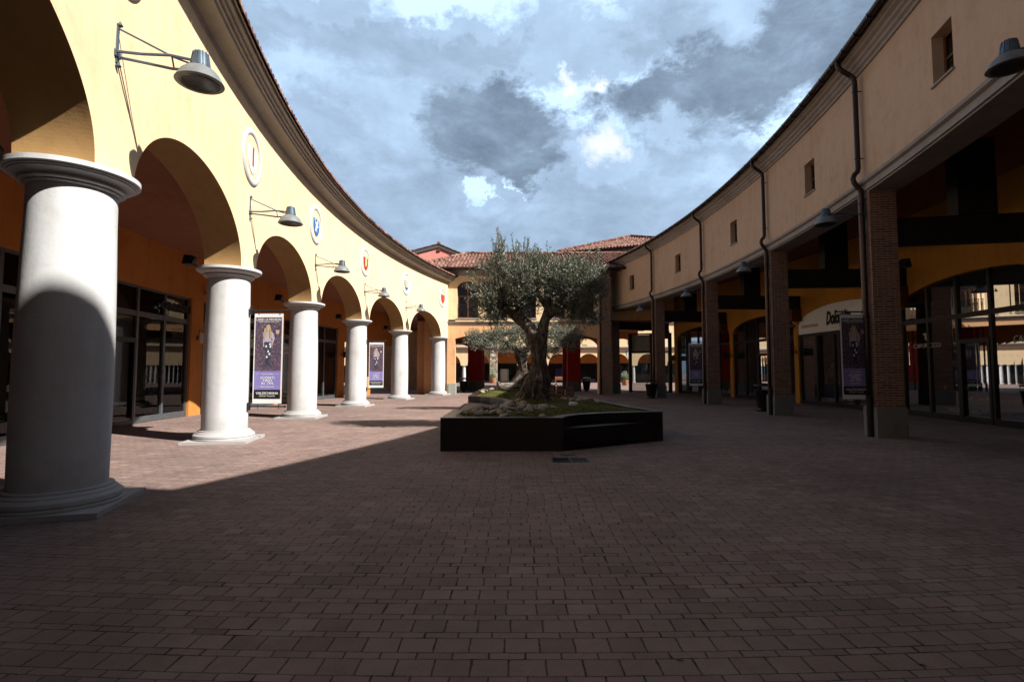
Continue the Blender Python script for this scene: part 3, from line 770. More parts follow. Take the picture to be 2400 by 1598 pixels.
# lettering on the other shops
a0, a1, fa = ARCHES[3]
w = MB().mat('cream'); M_ = RA.M(5.35, BR_ - .02, 3.05); w.text('Timberland', .46, M_, .012, sx=.8, bold=.01)
w.build('shop_lettering', br)
a0, a1, fa = ARCHES[4]
w = MB().mat('cream'); M_ = RA.M(11.9, BR_ - .02, 3.62); w.text('vosili', .36, M_, .012)
w.build('shop_lettering', br)
a0, a1, fa = ARCHES[1]
for ac, sz in ((-3.85, .22), (-7.9, .26)):
    w = MB().mat('cream'); M_ = RA.M(ac, BR_ - .12, 2.45); w.text('CAPORICCIO', sz, M_, .004)
    for q in range(3):
        w.poly([(-.10 + .02 * q, .34 + .07 * q), (.03, .30 + .05 * q), (.16, .46 + .08 * q), (.17, .52 + .08 * q), (.04, .38 + .05 * q)], M_, .006)
    w.poly([(-.05, .27), (.04, .27), (.06, .42), (-.02, .52), (-.16, .5), (-.04, .42)], M_, .006)
    w.build('shop_lettering', br)
# right lamps on piers
for k, (i, h, lb) in enumerate(((0, 5.5, 'dark dome lamp at the right edge of the photo, closest on the shaded side'), (1, 5.34, 'dark dome lamp on the nearest brick pier beside its downpipe'), (2, 5.34, 'dark dome lamp on the second brick pier'),
                                (3, 5.34, 'dark dome lamp on the third brick pier'), (4, 5.34, 'dark dome lamp on the fourth brick pier, farthest on the shaded side'))):
    a = RPIER[i] - .0
    q_ = dup(lamp0, RA.P(a - (.1 if i else .24), .0, h + (0 if i else .12)), RA.rot(a), lb, 'dome lamps on the brick piers')
    if not i: q_.scale = (.9, .9, .9)
# downpipes
def make_pipe():
    e = empty('downpipe', (0, 0, 0))
    w = MB().mat('gutter')
    w.path([(0, -.52, 9.60), (0, -.52, 9.48), (0, -.49, 9.40), (0, -.38, 9.30), (0, -.24, 9.20), (0, -.17, 9.13), (0, -.14, 9.0), (0, -.14, 8), (0, -.14, 7), (0, -.14, 6.75), (0, -.16, 6.66), (0, -.24, 6.58), (0, -.27, 6.48), (0, -.24, 6.38), (0, -.16, 6.26),
            (0, -.10, 6.18), (0, -.09, 6.05), (0, -.09, 4), (0, -.09, 2.0), (0, -.09, 1.02)], .062, 12)
    po = w.build('pipe', e, origin=(0, 0, 0), smooth=True)
    w = MB().mat('black'); w.path([(0, -.09, 1.02), (0, -.09, .0)], .075, 12); w.build('cast_shoe', e, origin=(0, 0, 0))
    for z, y in ((8.75, -.14), (7.0, -.14), (5.0, -.09), (3.0, -.09)):
        w = MB().mat('gutter'); w.lathe([(.066, z - .02), (.072, z - .015), (.072, z + .015), (.066, z + .02)], 12, (0, y)); w.box((-.008, y + .06, z - .01), (.008, .02, z + .01)); w.build('pipe_clip', e, origin=(0, 0, 0))
    return e
dp0 = make_pipe(); PA = [-9.82, -3.22, 3.42, 10.04]
for k, (a, lb) in enumerate(zip(PA, ('brown downpipe on the nearest brick pier, bending over the grey band', 'brown downpipe on the second brick pier', 'brown downpipe on the third brick pier, behind the far banner', 'brown downpipe on the fourth brick pier'))):
    if k == 0: dp0.location = RA.P(a, 0, 0); dp0.rotation_euler = (0, 0, RA.rot(a)); tag(dp0, lb, 'downpipe', 'downpipes on the shaded facade')
    else: dup(dp0, RA.P(a, 0, 0), RA.rot(a), lb)
w = MB().mat('black'); p = Vector(LA.P(LEND + .0, WO + .08, 0)); w.path([p + Vector((0, 0, 7.95)), p + Vector((0, 0, 4.3)), p + Vector((0, 0, .8))], .085, 12)
tag(w.build('corner_downpipe', origin=p), 'black vertical pipe at the far end of the sunlit arcade wall', 'downpipe')
# ------------------------------------------------------------------ banners
def make_banner(flip=1):
    """local: mounting face at x=0; banner runs to +X*flip; faces -Y; z=0 at the ground"""
    e = empty('banner', (0, 0, 0)); F = flip
    for z in (3.04, .79):
        w = MB().mat('iron'); w.path([(0, 0, z), (F * .86, 0, z)], .017, 8); w.path([(F * .86, 0, z), (F * .90, 0, z)], [.03, .02], 8)
        w.box((min(0, F * .03), -.05, z - .09), (max(0, F * .03), .05, z + .09)); 
        for x in (.24, .74): w.path([(F * x, -.02, z - .06), (F * x, -.02, z + .05)], .008, 5)
        w.build('banner_arm', e, origin=(0, 0, 0))
    x0, x1 = (.10, .79) if F > 0 else (-.79, -.10)
    w = MB().mat('whitepaint')
    nx, nz_ = 6, 16
    for s_ in (0, 1):
        vs = []; 
        for j in range(nz_ + 1):
            for i in range(nx + 1):
                vs.append((x0 + (x1 - x0) * i / nx, (.004 if s_ else -.004), .86 + 2.11 * j / nz_))
        fs = [(j*(nx+1)+i, j*(nx+1)+i+1, (j+1)*(nx+1)+i+1, (j+1)*(nx+1)+i) for j in range(nz_) for i in range(nx)]
        w.add(vs, fs if not s_ else [f[::-1] for f in fs])
    w.build('banner_cloth', e, origin=(0, 0, 0))
    T = lambda d: Matrix.Translation(((x0 + x1) / 2, -.006 - d, 0))
    W = .315
    p = MB().mat('heather'); p.poly([(-W, 1.62), (W, 1.62), (W, 2.88), (-W, 2.88)], T(0), .002)
    K = T(.003)
    p.mat('hair'); p.poly([(-.105, 2.42), (-.085, 2.60), (-.05, 2.69), (0, 2.71), (.04, 2.68), (.06, 2.58), (.065, 2.45), (.02, 2.42), (-.04, 2.40)], K, .002)
    p.mat('knit'); p.poly([(-.14, 2.52), (-.08, 2.56), (-.02, 2.54), (.06, 2.56), (.12, 2.50), (.155, 2.38), (.10, 2.24), (.075, 2.26), (.10, 2.37), (.07, 2.40), (.08, 2.30), (-.09, 2.30), (-.085, 2.40), (-.10, 2.26), (-.12, 2.24), (-.13, 2.36)], T(.006), .002)
    p.mat('skin'); p.poly([(-.035, 2.56), (-.04, 2.63), (-.01, 2.675), (.025, 2.63), (.02, 2.56), (-.005, 2.535)], T(.009), .002)
    p.poly([(.18, 2.49), (.25, 2.49), (.26, 2.58), (.17, 2.58)], K, .002)
    p.poly([(-.13, 2.25), (-.10, 2.25), (-.09, 2.19), (-.12, 2.18)], T(.006), .002); p.poly([(.07, 2.25), (.10, 2.25), (.11, 2.20), (.08, 2.19)], T(.006), .002)
    p.mat('hair'); p.poly([(-.10, 2.62), (-.05, 2.63), (-.055, 2.44), (-.09, 2.36), (-.12, 2.42)], T(.012), .002); p.poly([(.03, 2.63), (.065, 2.6), (.085, 2.42), (.05, 2.37), (.035, 2.46)], T(.012), .002)
    p.mat('floral'); p.poly([(-.10, 2.30), (.09, 2.30), (.08, 2.12), (.05, 1.95), (.06, 1.80), (.09, 1.74), (.02, 1.73), (.0, 1.85), (-.015, 1.73), (-.08, 1.74), (-.05, 1.82), (-.04, 1.96), (-.08, 2.12)], K, .002)
    p.mat('whitepaint')
    for (a, b) in ((-.05, 2.2), (.05, 2.19), (.0, 2.08), (.03, 2.02), (-.03, 1.95), (.04, 2.25)): p.poly([(a - .02, b - .02), (a + .015, b - .03), (a + .025, b + .01), (a, b + .03)], T(.006), .002)
    p.build('photo_print', e, origin=(0, 0, 0))
    p = MB().mat('violet'); p.poly([(-W, 1.18), (W, 1.18), (W, 1.615), (-W, 1.615)], T(0), .002)
    p.mat('whitepaint')
    for t_, s_, z in (('SCONTI', .085, 1.43), ('FINO', .085, 1.365), ('AL 70%', .085, 1.30)): p.text(t_, s_, T(.004) @ Matrix.Translation((0, 0, z)), .0015, spacing=1.15)
    for t_, s_, z in (("TUTTO L'ANNO", .04, 1.53), ('LANDOFFASHION.IT', .036, 1.235)): p.text(t_, s_, T(.004) @ Matrix.Translation((0, 0, z)), .0015)
    for z in (1.545, 1.25):
        for sx in (-1, 1): p.poly([(sx * .19, z), (sx * .28, z), (sx * .28, z + .004), (sx * .19, z + .004)][::sx], T(.003), .001)
    p.build('offer_print', e, origin=(0, 0, 0))
    p = MB().mat('black'); p.poly([(-W, .97), (W, .97), (W, 1.178), (-W, 1.178)], T(0), .002)
    p.mat('whitepaint'); p.text('VALDICHIANA', .088, T(.004) @ Matrix.Translation((0, 0, 1.07)), .0015, sx=.92); p.text('OUTLET VILLAGE', .042, T(.004) @ Matrix.Translation((0, 0, 1.02)), .0015, spacing=1.2)
    p.build('name_print', e, origin=(0, 0, 0)); p = MB().mat('whitepaint')
    p.text('LAND of FASHION', .077, T(.006) @ Matrix.Translation((0, 0, 2.80)), .0015, sx=.95); p.text('SPRING SUMMER COLLECTION', .030, T(.006) @ Matrix.Translation((0, 0, 2.765)), .0015, spacing=1.2)
    p.build('title_print', e, origin=(0, 0, 0))
    return e
bn = make_banner(1)
def col_c(i): return Vector(LA.P(LCOL[i + 1], 0, 0))
tag(bn, 'hanging sale banner fixed to the second white column, in the sun', 'banner', 'sale banners hanging from the columns and piers')
c = col_c(2); bn.location = c + Vector((.505, .05, 0)); bn.rotation_euler = (0, 0, R(-2))
c = col_c(4); dup(bn, c + Vector((.50, .0, 0)), 0, 'hanging sale banner fixed to the fourth white column')
bn2 = make_banner(-1)
tag(bn2, 'shaded sale banner hanging from the nearest brick pier', 'banner', 'sale banners hanging from the columns and piers')
p = Vector(RA.P(RPIER[1] - .0, .0, 0)); bn2.location = p + Vector((.06, .0, .06)); bn2.rotation_euler = (0, 0, R(2))
p = Vector(RA.P(RPIER[3], .0, 0)); dup(bn2, p + Vector((-.02, .0, .05)), 0, 'small looking shaded sale banner hanging from the third brick pier')
# ------------------------------------------------------------------ blade signs on the shop pilasters
def blade_sign(arc, a, off, h, label, body='', face='whitepaint'):
    e = empty('blade_sign', arc.P(a, off, h), arc.rot(a)); tag(e, label, 'shop sign', 'small projecting signs on the shop pilasters')
    w = MB().mat('iron'); w.path([(0, 0, .3), (0, -.06, .3), (0, -.08, .62), (0, -.62, .62)], .012, 6); w.box((-.04, -.03, .22), (.04, 0, .38))
    for y in (-.18, -.52): w.path([(0, y, .62), (0, y, .50)], .006, 5)
    w.build('sign_bracket', e, origin=(0, 0, 0))
    w = MB().mat(face); w.box((-.012, -.58, .12), (.012, -.12, .50))
    if body:
        w.mat('black')
        Mt = Matrix.Translation((-.014 if True else 0, -.35, .26)) @ Matrix.Rotation(R(-90), 4, 'Z')
        w.text(body, .12, Mt, .002)
        Mt = Matrix.Translation((.014, -.35, .26)) @ Matrix.Rotation(R(90), 4, 'Z'); w.text(body, .12, Mt, .002)
    w.build('sign_panel', e, origin=(0, 0, 0))
blade_sign(LA, LPIL[3], BO + .02, 2.55, 'white projecting sign on the pilaster left of the second column', 'oltre')
blade_sign(LA, LPIL[4], BO + .02, 2.35, 'white projecting sign on the pilaster between third and fourth columns', 'Linea')
blade_sign(LA, LPIL[5], BO + .02, 2.35, 'dark projecting sign seen beside the fourth column', '', 'dark')
blade_sign(RA, RPIL[3], BR_, 2.3, 'dark projecting sign on the orange pilaster between the two nearest brick piers', '', 'dark')
blade_sign(RA, RPIL[4], BR_, 2.3, 'dark projecting sign on the orange pilaster left of the second brick pier', '', 'dark')
blade_sign(RA, RPIL[5], BR_, 2.3, 'grey projecting sign on the farthest orange pilaster of the shaded side', '', 'greyframe')
# wall flood + camera near the shirt shop
e = empty('security_light', LA.P(-1.25, BO, 4.55), LA.rot(-1.25)); tag(e, 'small grey security light with arm on the orange wall above the shirt shop', 'security light')
w = MB().mat('terracotta'); w.path([(0, 0, 0), (0, -.12, .05), (0, -.2, .05)], .06, 10); w.build('mount', e, origin=(0, 0, 0))
w = MB().mat('lampgrey'); w.box((-.08, -.42, -.08), (.08, -.18, .04), Matrix.Rotation(R(-20), 4, 'X')); w.build('light_head', e, origin=(0, 0, 0))
e = empty('security_light', RA.P(3.9, BR_, 3.95), RA.rot(3.9)); tag(e, 'small grey security light on the orange pilaster beside the white arched sign', 'security light')
w = MB().mat('greyplinth'); w.path([(0, 0, 0), (0, -.12, .03), (0, -.2, .03)], .055, 10); w.build('mount', e, origin=(0, 0, 0))
w = MB().mat('lampgrey'); w.box((-.08, -.36, -.06), (.08, -.16, .05)); w.build('light_head', e, origin=(0, 0, 0))
# ------------------------------------------------------------------ GATEWAY BUILDING
bg = empty('gateway_building', (1.2, 37, 0), world=True)
tag(bg, 'two storey orange gateway building with tiled roof closing the plaza behind the olive tree', 'building')
GX0, GX1, GY, GB = -4.62, 6.40, 37.0, 47.5
w = MB().mat('peach')
def segarch(x0, x1, s, t):
    mid = (x0 + x1) / 2; hw_ = (x1 - x0) / 2; rise = t - s; rr = (hw_ * hw_ + rise * rise) / (2 * rise)
    return lambda x: s + rise - rr + math.sqrt(max(0, rr * rr - (x - mid) ** 2))
fa = segarch(-4.05, 6.15, 3.95, 4.62)
xs = linspace(-4.05, 6.15, 40)
for a, b in zip(xs[:-1], xs[1:]):
    w.quad((a, GY, fa(a)), (b, GY, fa(b)), (b, GY, 5.05), (a, GY, 5.05)); w.quad((a, GY, fa(a)), (a, GY + .6, fa(a)), (b, GY + .6, fa(b)), (b, GY, fa(b)))
    w.quad((a, GY + .6, fa(a)), (a, GY + .6, 5.3), (b, GY + .6, 5.3), (b, GY + .6, fa(b)))
w.box((GX0, GY, 0), (-4.05, GY + .6, 5.3)); w.box((6.15, GY, 0), (GX1, GY + .6, 5.3))
w.build('lower_wall', bg)
MT['palebase'] = plaster('pale_grey_green_base', (.30, .32, .28), .2); w = MB().mat('palebase'); w.box((-4.50, GY - .05, 0), (-4.0, GY + .64, .76)); w.build('wall_base', bg)
w = MB().mat('yellow'); w.mats = ['peachy'] if False else w.mats
WX = [(-3.92 + 2.07 * i, -2.42 + 2.07 * i) for i in range(5)]
WS, WA, WT = 5.42, 7.85, 8.10
xs = [GX0]
for a, b in WX: xs += [a, b]
xs.append(GX1)
for i in range(len(xs) - 1):
    a, b = xs[i], xs[i + 1]
    w.quad((a, GY, 5.05), (b, GY, 5.05), (b, GY, WS), (a, GY, WS))
    if (a, b) in WX:
        f_ = segarch(a, b, WA - .18, WT); S = linspace(a, b, 12)
        for p, q in zip(S[:-1], S[1:]):
            w.quad((p, GY, f_(p)), (q, GY, f_(q)), (q, GY, 8.8), (p, GY, 8.8)); w.quad((p, GY, f_(p)), (p, GY + .35, f_(p)), (q, GY + .35, f_(q)), (q, GY, f_(q)))
        w.quad((a, GY, WS), (a, GY, f_(a)), (a, GY + .35, f_(a)), (a, GY + .35, WS)); w.quad((b, GY, WS), (b, GY + .35, WS), (b, GY + .35, f_(b)), (b, GY, f_(b)))
        w.quad((a, GY, WS), (a, GY + .35, WS), (b, GY + .35, WS), (b, GY, WS))
    else: w.quad((a, GY, WS), (b, GY, WS), (b, GY, 8.8), (a, GY, 8.8))
w.mat('peach'); w.quad((-7, GY + 1.4, 0), (GX0, GY + 1.4, 0), (GX0, GY + 1.4, 8.8), (-7, GY + 1.4, 8.8)); w.quad((GX1, GY + 1.4, 5.3), (12, GY + 1.4, 5.3), (12, GY + 1.4, 8.8), (GX1, GY + 1.4, 8.8))
w.quad((GX0, GY, 5.3), (GX0, GY + 1.4, 5.3), (GX0, GY + 1.4, 8.8), (GX0, GY, 8.8)); w.quad((GX1, GY, 5.3), (GX1, GY + 1.4, 5.3), (GX1, GY + 1.4, 8.8), (GX1, GY, 8.8))
w.build('upper_wall', bg)
for a, b in WX:
    fw = MB().mat('woodframe'); f_ = segarch(a, b, WA - .18, WT); y0, y1 = GY + .28, GY + .34
    fw.box((a, y0, WS), (a + .09, y1, f_(a))); fw.box((b - .09, y0, WS), (b, y1, f_(b))); fw.box(((a + b) / 2 - .06, y0 - .01, WS), ((a + b) / 2 + .06, y1, 8.08)); fw.box((a, y0, WS), (b, y1, WS + .1)); fw.box((a, y0, 7.0), (b, y1, 7.06))
    S = linspace(a, b, 10)
    for p, q in zip(S[:-1], S[1:]): fw.quad((p, y0, f_(p) - .08), (q, y0, f_(q) - .08), (q, y0, f_(q)), (p, y0, f_(p)))
    fo = fw.build('window', bg)
    gm = MB().mat('glass'); gm.box((a, GY + .31, WS), (b, GY + .315, 7.9)); gm.build('pane', fo, origin=bg['_o'])
    rl = MB().mat('iron')
    for k in range(16): x = a + .05 + (b - a - .1) * k / 15; rl.box((x - .008, GY + .12, WS), (x + .008, GY + .136, WS + .95))
    rl.box((a, GY + .11, WS + .95), (b, GY + .145, WS + .985)); rl.build('railing', fo, origin=bg['_o'])
    sm = MB().mat('greystone'); sm.box((a - .07, GY - .06, WS - .07), (b + .07, GY + .2, WS - .001)); sm.build('sill', fo, origin=bg['_o'])
w = MB().mat('greystone')
w.box((GX0 - .05, GY - .10, 5.06), (GX1 + .02, GY + .1, 5.13)); w.box((GX0 - .05, GY - .05, 4.95), (GX1 + .02, GY + .1, 5.06)); w.box((GX0 - .05, GY - .14, 5.13), (GX1 + .02, GY + .1, 5.17))
w.box((-7, GY - .06, 8.45), (GX1, GY + .1, 8.8)); w.box((-7, GY - .15, 8.8), (GX1, GY + .1, 8.86))
w.build('belt_moulding', bg)
w = MB().mat('gutter'); w.path([(-6.9, GY - .62, 8.90), (8.5, GY - .62, 8.90)], .085, 10); w.box((-6.9, GY - .6, 8.865), (8.5, GY + .2, 8.93)); w.build('gutter', bg)
# tiled hip roof
w = MB().mat('tile')
ex0, ex1, ey0, ey1, eh, rh = -7.1, 13.5, 36.4, 49.0, 8.97, 11.35
my = (ey0 + ey1) / 2; run = my - ey0; L_ = math.hypot(run, rh - eh)
def fnf(u, v, w_): return (ex0 + u, ey0 + v / L_ * run, eh + v / L_ * (rh - eh) + w_)
tile_roof(w, fnf, ex1 - ex0, L_, pitch=.27, step=.42, amp=.085, vfun=lambda u: (0, L_ * min(1, u / 3.4, 1)))
hx = 3.4; L2 = math.hypot(hx, rh - eh)
def fnl(u, v, w_): return (ex0 + v / L2 * hx, ey1 - u, eh + v / L2 * (rh - eh) + w_)
tile_roof(w, fnl, ey1 - ey0, L2, pitch=.28, step=.42, amp=.06, vfun=lambda u: (0, L2 * min(1, u / run, (ey1 - ey0 - u) / run)))
w.quad((ex0, ey1, eh), (ex0 + hx, my, rh), (ex1, my, rh), (ex1, ey1, eh))
n_ = 34
for i in range(n_):
    x = ex0 + hx + (ex1 - ex0 - hx) * i / n_; w.path([(x, my, rh + .05), (x + (ex1 - ex0 - hx) / n_ + .04, my, rh + .09)], [.11, .13], 8)
for i in range(14):
    t0, t1 = i / 14, (i + 1.1) / 14
    w.path([(ex0 + hx * t0, ey0 + run * t0, eh + (rh - eh) * t0 + .07), (ex0 + hx * t1, ey0 + run * t1, eh + (rh - eh) * t1 + .10)], [.10, .12], 8)
w.build('roof', bg)
# passage : ceiling, rear wall, piers
w = MB().mat('ceiling'); w.quad((-9, GY + .6, 5.30), (12, GY + .6, 5.30), (12, GB, 5.30), (-9, GB, 5.30)); w.build('passage_ceiling', bg)
w = MB().mat('orange')
for x0, x1, s_, t_ in ((-8.6, -3.6, 3.7, 4.3), (-2.55, 4.65, 4.1, 5.05), (5.6, 8.0, 3.6, 4.62), (8.8, 11.5, 3.6, 4.62)):
    f_ = segarch(x0, x1, s_, t_); S = linspace(x0, x1, 24)
    for a, b in zip(S[:-1], S[1:]):
        w.quad((a, GB, f_(a)), (b, GB, f_(b)), (b, GB, 8.9), (a, GB, 8.9)); w.quad((a, GB, f_(a)), (a, GB + .5, f_(a)), (b, GB + .5, f_(b)), (b, GB, f_(b))); w.quad((a, GB + .5, f_(a)), (b, GB + .5, f_(b)), (b, GB + .5, 8.9), (a, GB + .5, 8.9))
w.build('rear_wall', bg)
for x0, x1 in ((-3.6, -2.55), (4.65, 5.6), (8.0, 8.8)):
    w = MB().mat('deepred'); w.box((x0, GB, .7), (x1, GB + .5, 8.9)); po = w.build('rear_pier', bg)
    w = MB().mat('darkbase'); w.box((x0 - .03, GB - .03, 0), (x1 + .03, GB + .53, .7)); w.build('pier_base', po, origin=bg['_o'])
w = MB().mat('peach'); w.box((-13, GB, 0), (-8.6, GB + .5, 8.9)); w.build('rear_pier', bg)
for x0, x1 in ((-3.62, -2.42), (4.58, 5.62)):
    w = MB().mat('deepred'); w.box((x0, 42.7, .82), (x1, 43.7, 5.3)); po = w.build('passage_pier', bg)
    w = MB().mat('darkbase'); w.box((x0 - .04, 42.66, 0), (x1 + .04, 43.74, .82)); w.build('pier_base', po, origin=bg['_o'])
    w = MB().mat('black'); w.lathe([(.0, 4.05), (.13, 4.08), (.16, 4.2), (.10, 4.34), (.0, 4.36)], 14, ((x0 + x1) / 2 + .05, 42.52)); w.path([((x0 + x1) / 2 + .05, 42.71, 4.22), ((x0 + x1) / 2 + .05, 42.5, 4.22)], .03, 6); w.build('wall_light', bg)
# tall brick pier with plaque
e = empty('brick_pier', (6.68, 37.0, 0)); tag(e, 'tall brown brick pier with a small grey plaque where the shaded facade meets the gateway', 'pier')
w = MB().mat('brick'); w.box((-.32, -.12, 0), (.34, .6, 8.9)); w.build('pier_shaft', e, origin=(0, 0, 0))
w = MB().mat('lampgrey'); w.box((-.20, -.15, 2.95), (.28, -.122, 3.28)); pq = w.build('plaque', e, origin=(0, 0, 0))
w = MB().mat('iron')
for z, t_ in ((3.18, 'PIAZZA'), (3.08, 'MAGGIORE')): 
    for k in range(3): w.box((-.10 + .1 * k - .035, -.154, z - .012), (-.10 + .1 * k + .045, -.1515, z + .012))
w.build('plaque_engraving', pq, origin=(0, 0, 0))
e = empty('downpipe', (6.28, 36.9, 0)); tag(e, 'dark downpipe beside the tall brick pier at the gateway', 'downpipe')
w = MB().mat('gutter'); w.path([(.45, -.5, 8.9), (.45, -.5, 8.75), (.3, -.35, 8.55), (.05, -.1, 8.45), (0, -.02, 8.3), (0, 0, 8.0), (0, 0, 4), (0, 0, 1)], .06, 10); w.build('pipe', e, origin=(0, 0, 0), smooth=True)
w = MB().mat('black'); w.path([(0, 0, 1.1), (0, 0, 0)], .09, 10); w.build('cast_shoe', e, origin=(0, 0, 0))
# glazed corner shop between shaded facade and passage
e = empty('glazed_kiosk', (10.4, 41.5, 0), world=True); tag(e, 'dark framed glazed corner shop with a cream blind ending the shaded side', 'shop front')
w = MB().mat('dark')
for x, y in ((9.35, 41.2), (10.9, 40.6), (12.2, 40.2)): w.box((x - .12, y - .12, 0), (x + .12, y + .12, 4.6))
for z in (.012, 3.1, 4.5): w.path([(9.35, 41.2, z + .06), (12.2, 40.2, z + .06)], .07, 4)
w.build('frame', e)
w = MB().mat('glass'); w.quad((9.35, 41.2, .1), (12.2, 40.2, .1), (12.2, 40.2, 3.1), (9.35, 41.2, 3.1)); w.build('glass_panel', e)
w = MB().mat('cream'); w.quad((9.5, 41.3, 3.05), (10.85, 40.8, 3.05), (10.85, 40.8, 4.5), (9.5, 41.3, 4.5)); w.build('roller_blind', e)
# ------------------------------------------------------------------ BUILDINGS BEHIND
def slab(a, b, y0, y1, th, mb):
    (x0, z0), (x1, z1) = a, b
    mb.add([(x0, y0, z0), (x1, y0, z1), (x1, y1, z1), (x0, y1, z0), (x0, y0, z0 + th), (x1, y0, z1 + th), (x1, y1, z1 + th), (x0, y1, z0 + th)], [(3,2,1,0),(4,5,6,7),(0,1,5,4),(1,2,6,5),(2,3,7,6),(3,0,4,7)])
e = empty('pink_house', (-6.4, 46, 5.4), world=True); tag(e, 'pink gabled building with grey eaves rising behind the left end of the tiled gateway roof', 'building')
gy = 45.4; pk = (-6.47, 12.52); lf = (-12.5, 10.9); rt = (-.95, 10.20)
w = MB().mat('pink'); w.add([(-12, gy, 5.4), (-1.9, gy, 5.4), (-1.9, gy, 10.62), (pk[0], gy, 12.5), (-12, gy, 11.0)], [(0, 1, 2, 3, 4)])
w.quad((-1.9, gy, 5.4), (-1.9, gy + 9, 5.4), (-1.9, gy + 9, 10.6), (-1.9, gy, 10.6)); w.build('gable_wall', e)
w = MB().mat('darkbase'); slab(lf, pk, gy - .10, gy + 9, .30, w); slab(pk, rt, gy - .10, gy + 9, .30, w); ro = w.build('roof_edge', e)
w = MB().mat('tile'); slab((lf[0] - .1, lf[1] + .30), (pk[0], pk[1] + .305), gy - .14, gy + 9, .07, w); slab((pk[0], pk[1] + .305), (rt[0] + .1, rt[1] + .27), gy - .14, gy + 9, .07, w)
for i in range(16): w.path([(pk[0], gy - .16 + i * .5, pk[1] + .40), (pk[0], gy - .16 + i * .5 + .55, pk[1] + .43)], [.12, .15], 8)
w.build('roof', e)
for x, z in ((-9.8, 11.45), (-6.45, 12.3), (-3.4, 11.1), (-2.0, 10.55)):
    w = MB().mat('woodframe'); w.box((x - .12, gy - .09, z - .12), (x + .14, gy + .1, z + .10)); w.build('rafter_end', e)
e = empty('hip_roof_house', (4.0, 45.3, 9.0), R(-21.6), world=True); tag(e, 'red walled building with terracotta hip roof behind the right end of the gateway roof', 'building')
yk = 45.3; cx_ = 4.0; TW = 10.9; DD = 12.0
w = MB().mat('pink'); w.box((cx_ + .7, yk + .7, 9), (cx_ + TW - .7, yk + DD - .7, 11.3)); w.build('wall', e)
w = MB().mat('greystone'); w.box((cx_ + .55, yk + .55, 11.2), (cx_ + TW - .55, yk + DD - .6, 11.65)); w.box((cx_ + .4, yk + .4, 11.65), (cx_ + TW - .4, yk + DD - .4, 11.95)); w.build('cornice', e)
w = MB().mat('gutter'); w.box((cx_ - .05, yk - .05, 11.96), (cx_ + TW, yk + DD, 12.08)); w.build('gutter', e)
w = MB().mat('tile')
eh2, rh2 = 12.10, 14.40; r2 = 6.0; La = math.hypot(r2, rh2 - eh2); hx2 = 5.4
def f2(u, v, w_): return (cx_ + u, yk + v / La * r2, eh2 + v / La * (rh2 - eh2) + w_)
tile_roof(w, f2, TW, La, pitch=.27, step=.42, amp=.075, vfun=lambda u: (0, La * max(0, min(1, u / hx2, (TW - u) / hx2))))
def f3(u, v, w_): return (cx_ + v / La * hx2, yk + DD - u, eh2 + v / La * (rh2 - eh2) + w_)
tile_roof(w, f3, DD, La, pitch=.27, step=.42, amp=.075, vfun=lambda u: (0, La * max(0, min(1, u / 6.0, (DD - u) / 6.0))))
for i in range(18):
    t0, t1 = i / 18, (i + 1.1) / 18
    w.path([(cx_ + hx2 * t0, yk + r2 * t0, eh2 + (rh2 - eh2) * t0 + .07), (cx_ + hx2 * t1, yk + r2 * t1, eh2 + (rh2 - eh2) * t1 + .11)], [.10, .13], 8)
    w.path([(cx_ + TW - hx2 * t0, yk + r2 * t0, eh2 + (rh2 - eh2) * t0 + .07), (cx_ + TW - hx2 * t1, yk + r2 * t1, eh2 + (rh2 - eh2) * t1 + .11)], [.10, .13], 8)
w.build('roof', e)
# ------------------------------------------------------------------ FAR ARCADE across the second square
FY = 75.4
e = empty('far_arcade', (0, FY, 0), world=True); tag(e, 'far yellow arcade building seen through the gateway, with round arches over dark shop windows', 'building')
cent = [-22, -17.65, -13.35, -9.05, -4.9] ; ops = [(c - 1.62, c + 1.62) for c in cent] + [(.95 + 4.3 * i, 4.15 + 4.3 * i) for i in range(8)]
w = MB().mat('yellow'); prev = -26
def fill(x0, x1, z0=2.5):
    w.quad((x0, FY, z0), (x1, FY, z0), (x1, FY, 4.85), (x0, FY, 4.85)); w.quad((x0, FY, z0), (x1, FY, z0), (x1, FY + .6, z0), (x0, FY + .6, z0))
for a, b in ops:
    if a > 0 and prev < 0: fill(prev, -3.15, 0); prev = a - .2
    fill(prev, a); S = [(a + b) / 2 - (b - a) / 2 * math.cos(math.pi * i / 18) for i in range(19)]
    z = lambda x: 2.5 + 1.72 * math.sqrt(max(0, 1 - ((x - (a + b) / 2) / ((b - a) / 2)) ** 2))
    for p, q in zip(S[:-1], S[1:]):
        w.quad((p, FY, z(p)), (q, FY, z(q)), (q, FY, 4.85), (p, FY, 4.85)); w.quad((p, FY, z(p)), (p, FY + .6, z(p)), (q, FY + .6, z(q)), (q, FY, z(q)))
    prev = b
fill(prev, 34)
w.quad((-2.1, FY, 4.4), (.8, FY, 4.4), (.8, FY, 4.85), (-2.1, FY, 4.85))
for x0, x1 in ((-26, -2.9), (-2.2, 34)):
    w.quad((x0, FY + .05, 5.2), (x1, FY + .05, 5.2), (x1, FY + .05, 9.5), (x0, FY + .05, 9.5))
w.build('wall', e)
w = MB().mat('greystone'); w.box((-26, FY - .3, 4.85), (-3.4, FY + .1, 5.22)); w.box((-2, FY - .3, 4.85), (34, FY + .1, 5.22)); w.box((-26, FY - .4, 5.05), (-3.4, FY + .1, 5.14)); w.box((-2, FY - .4, 5.05), (34, FY + .1, 5.14)); w.build('cornice', e)
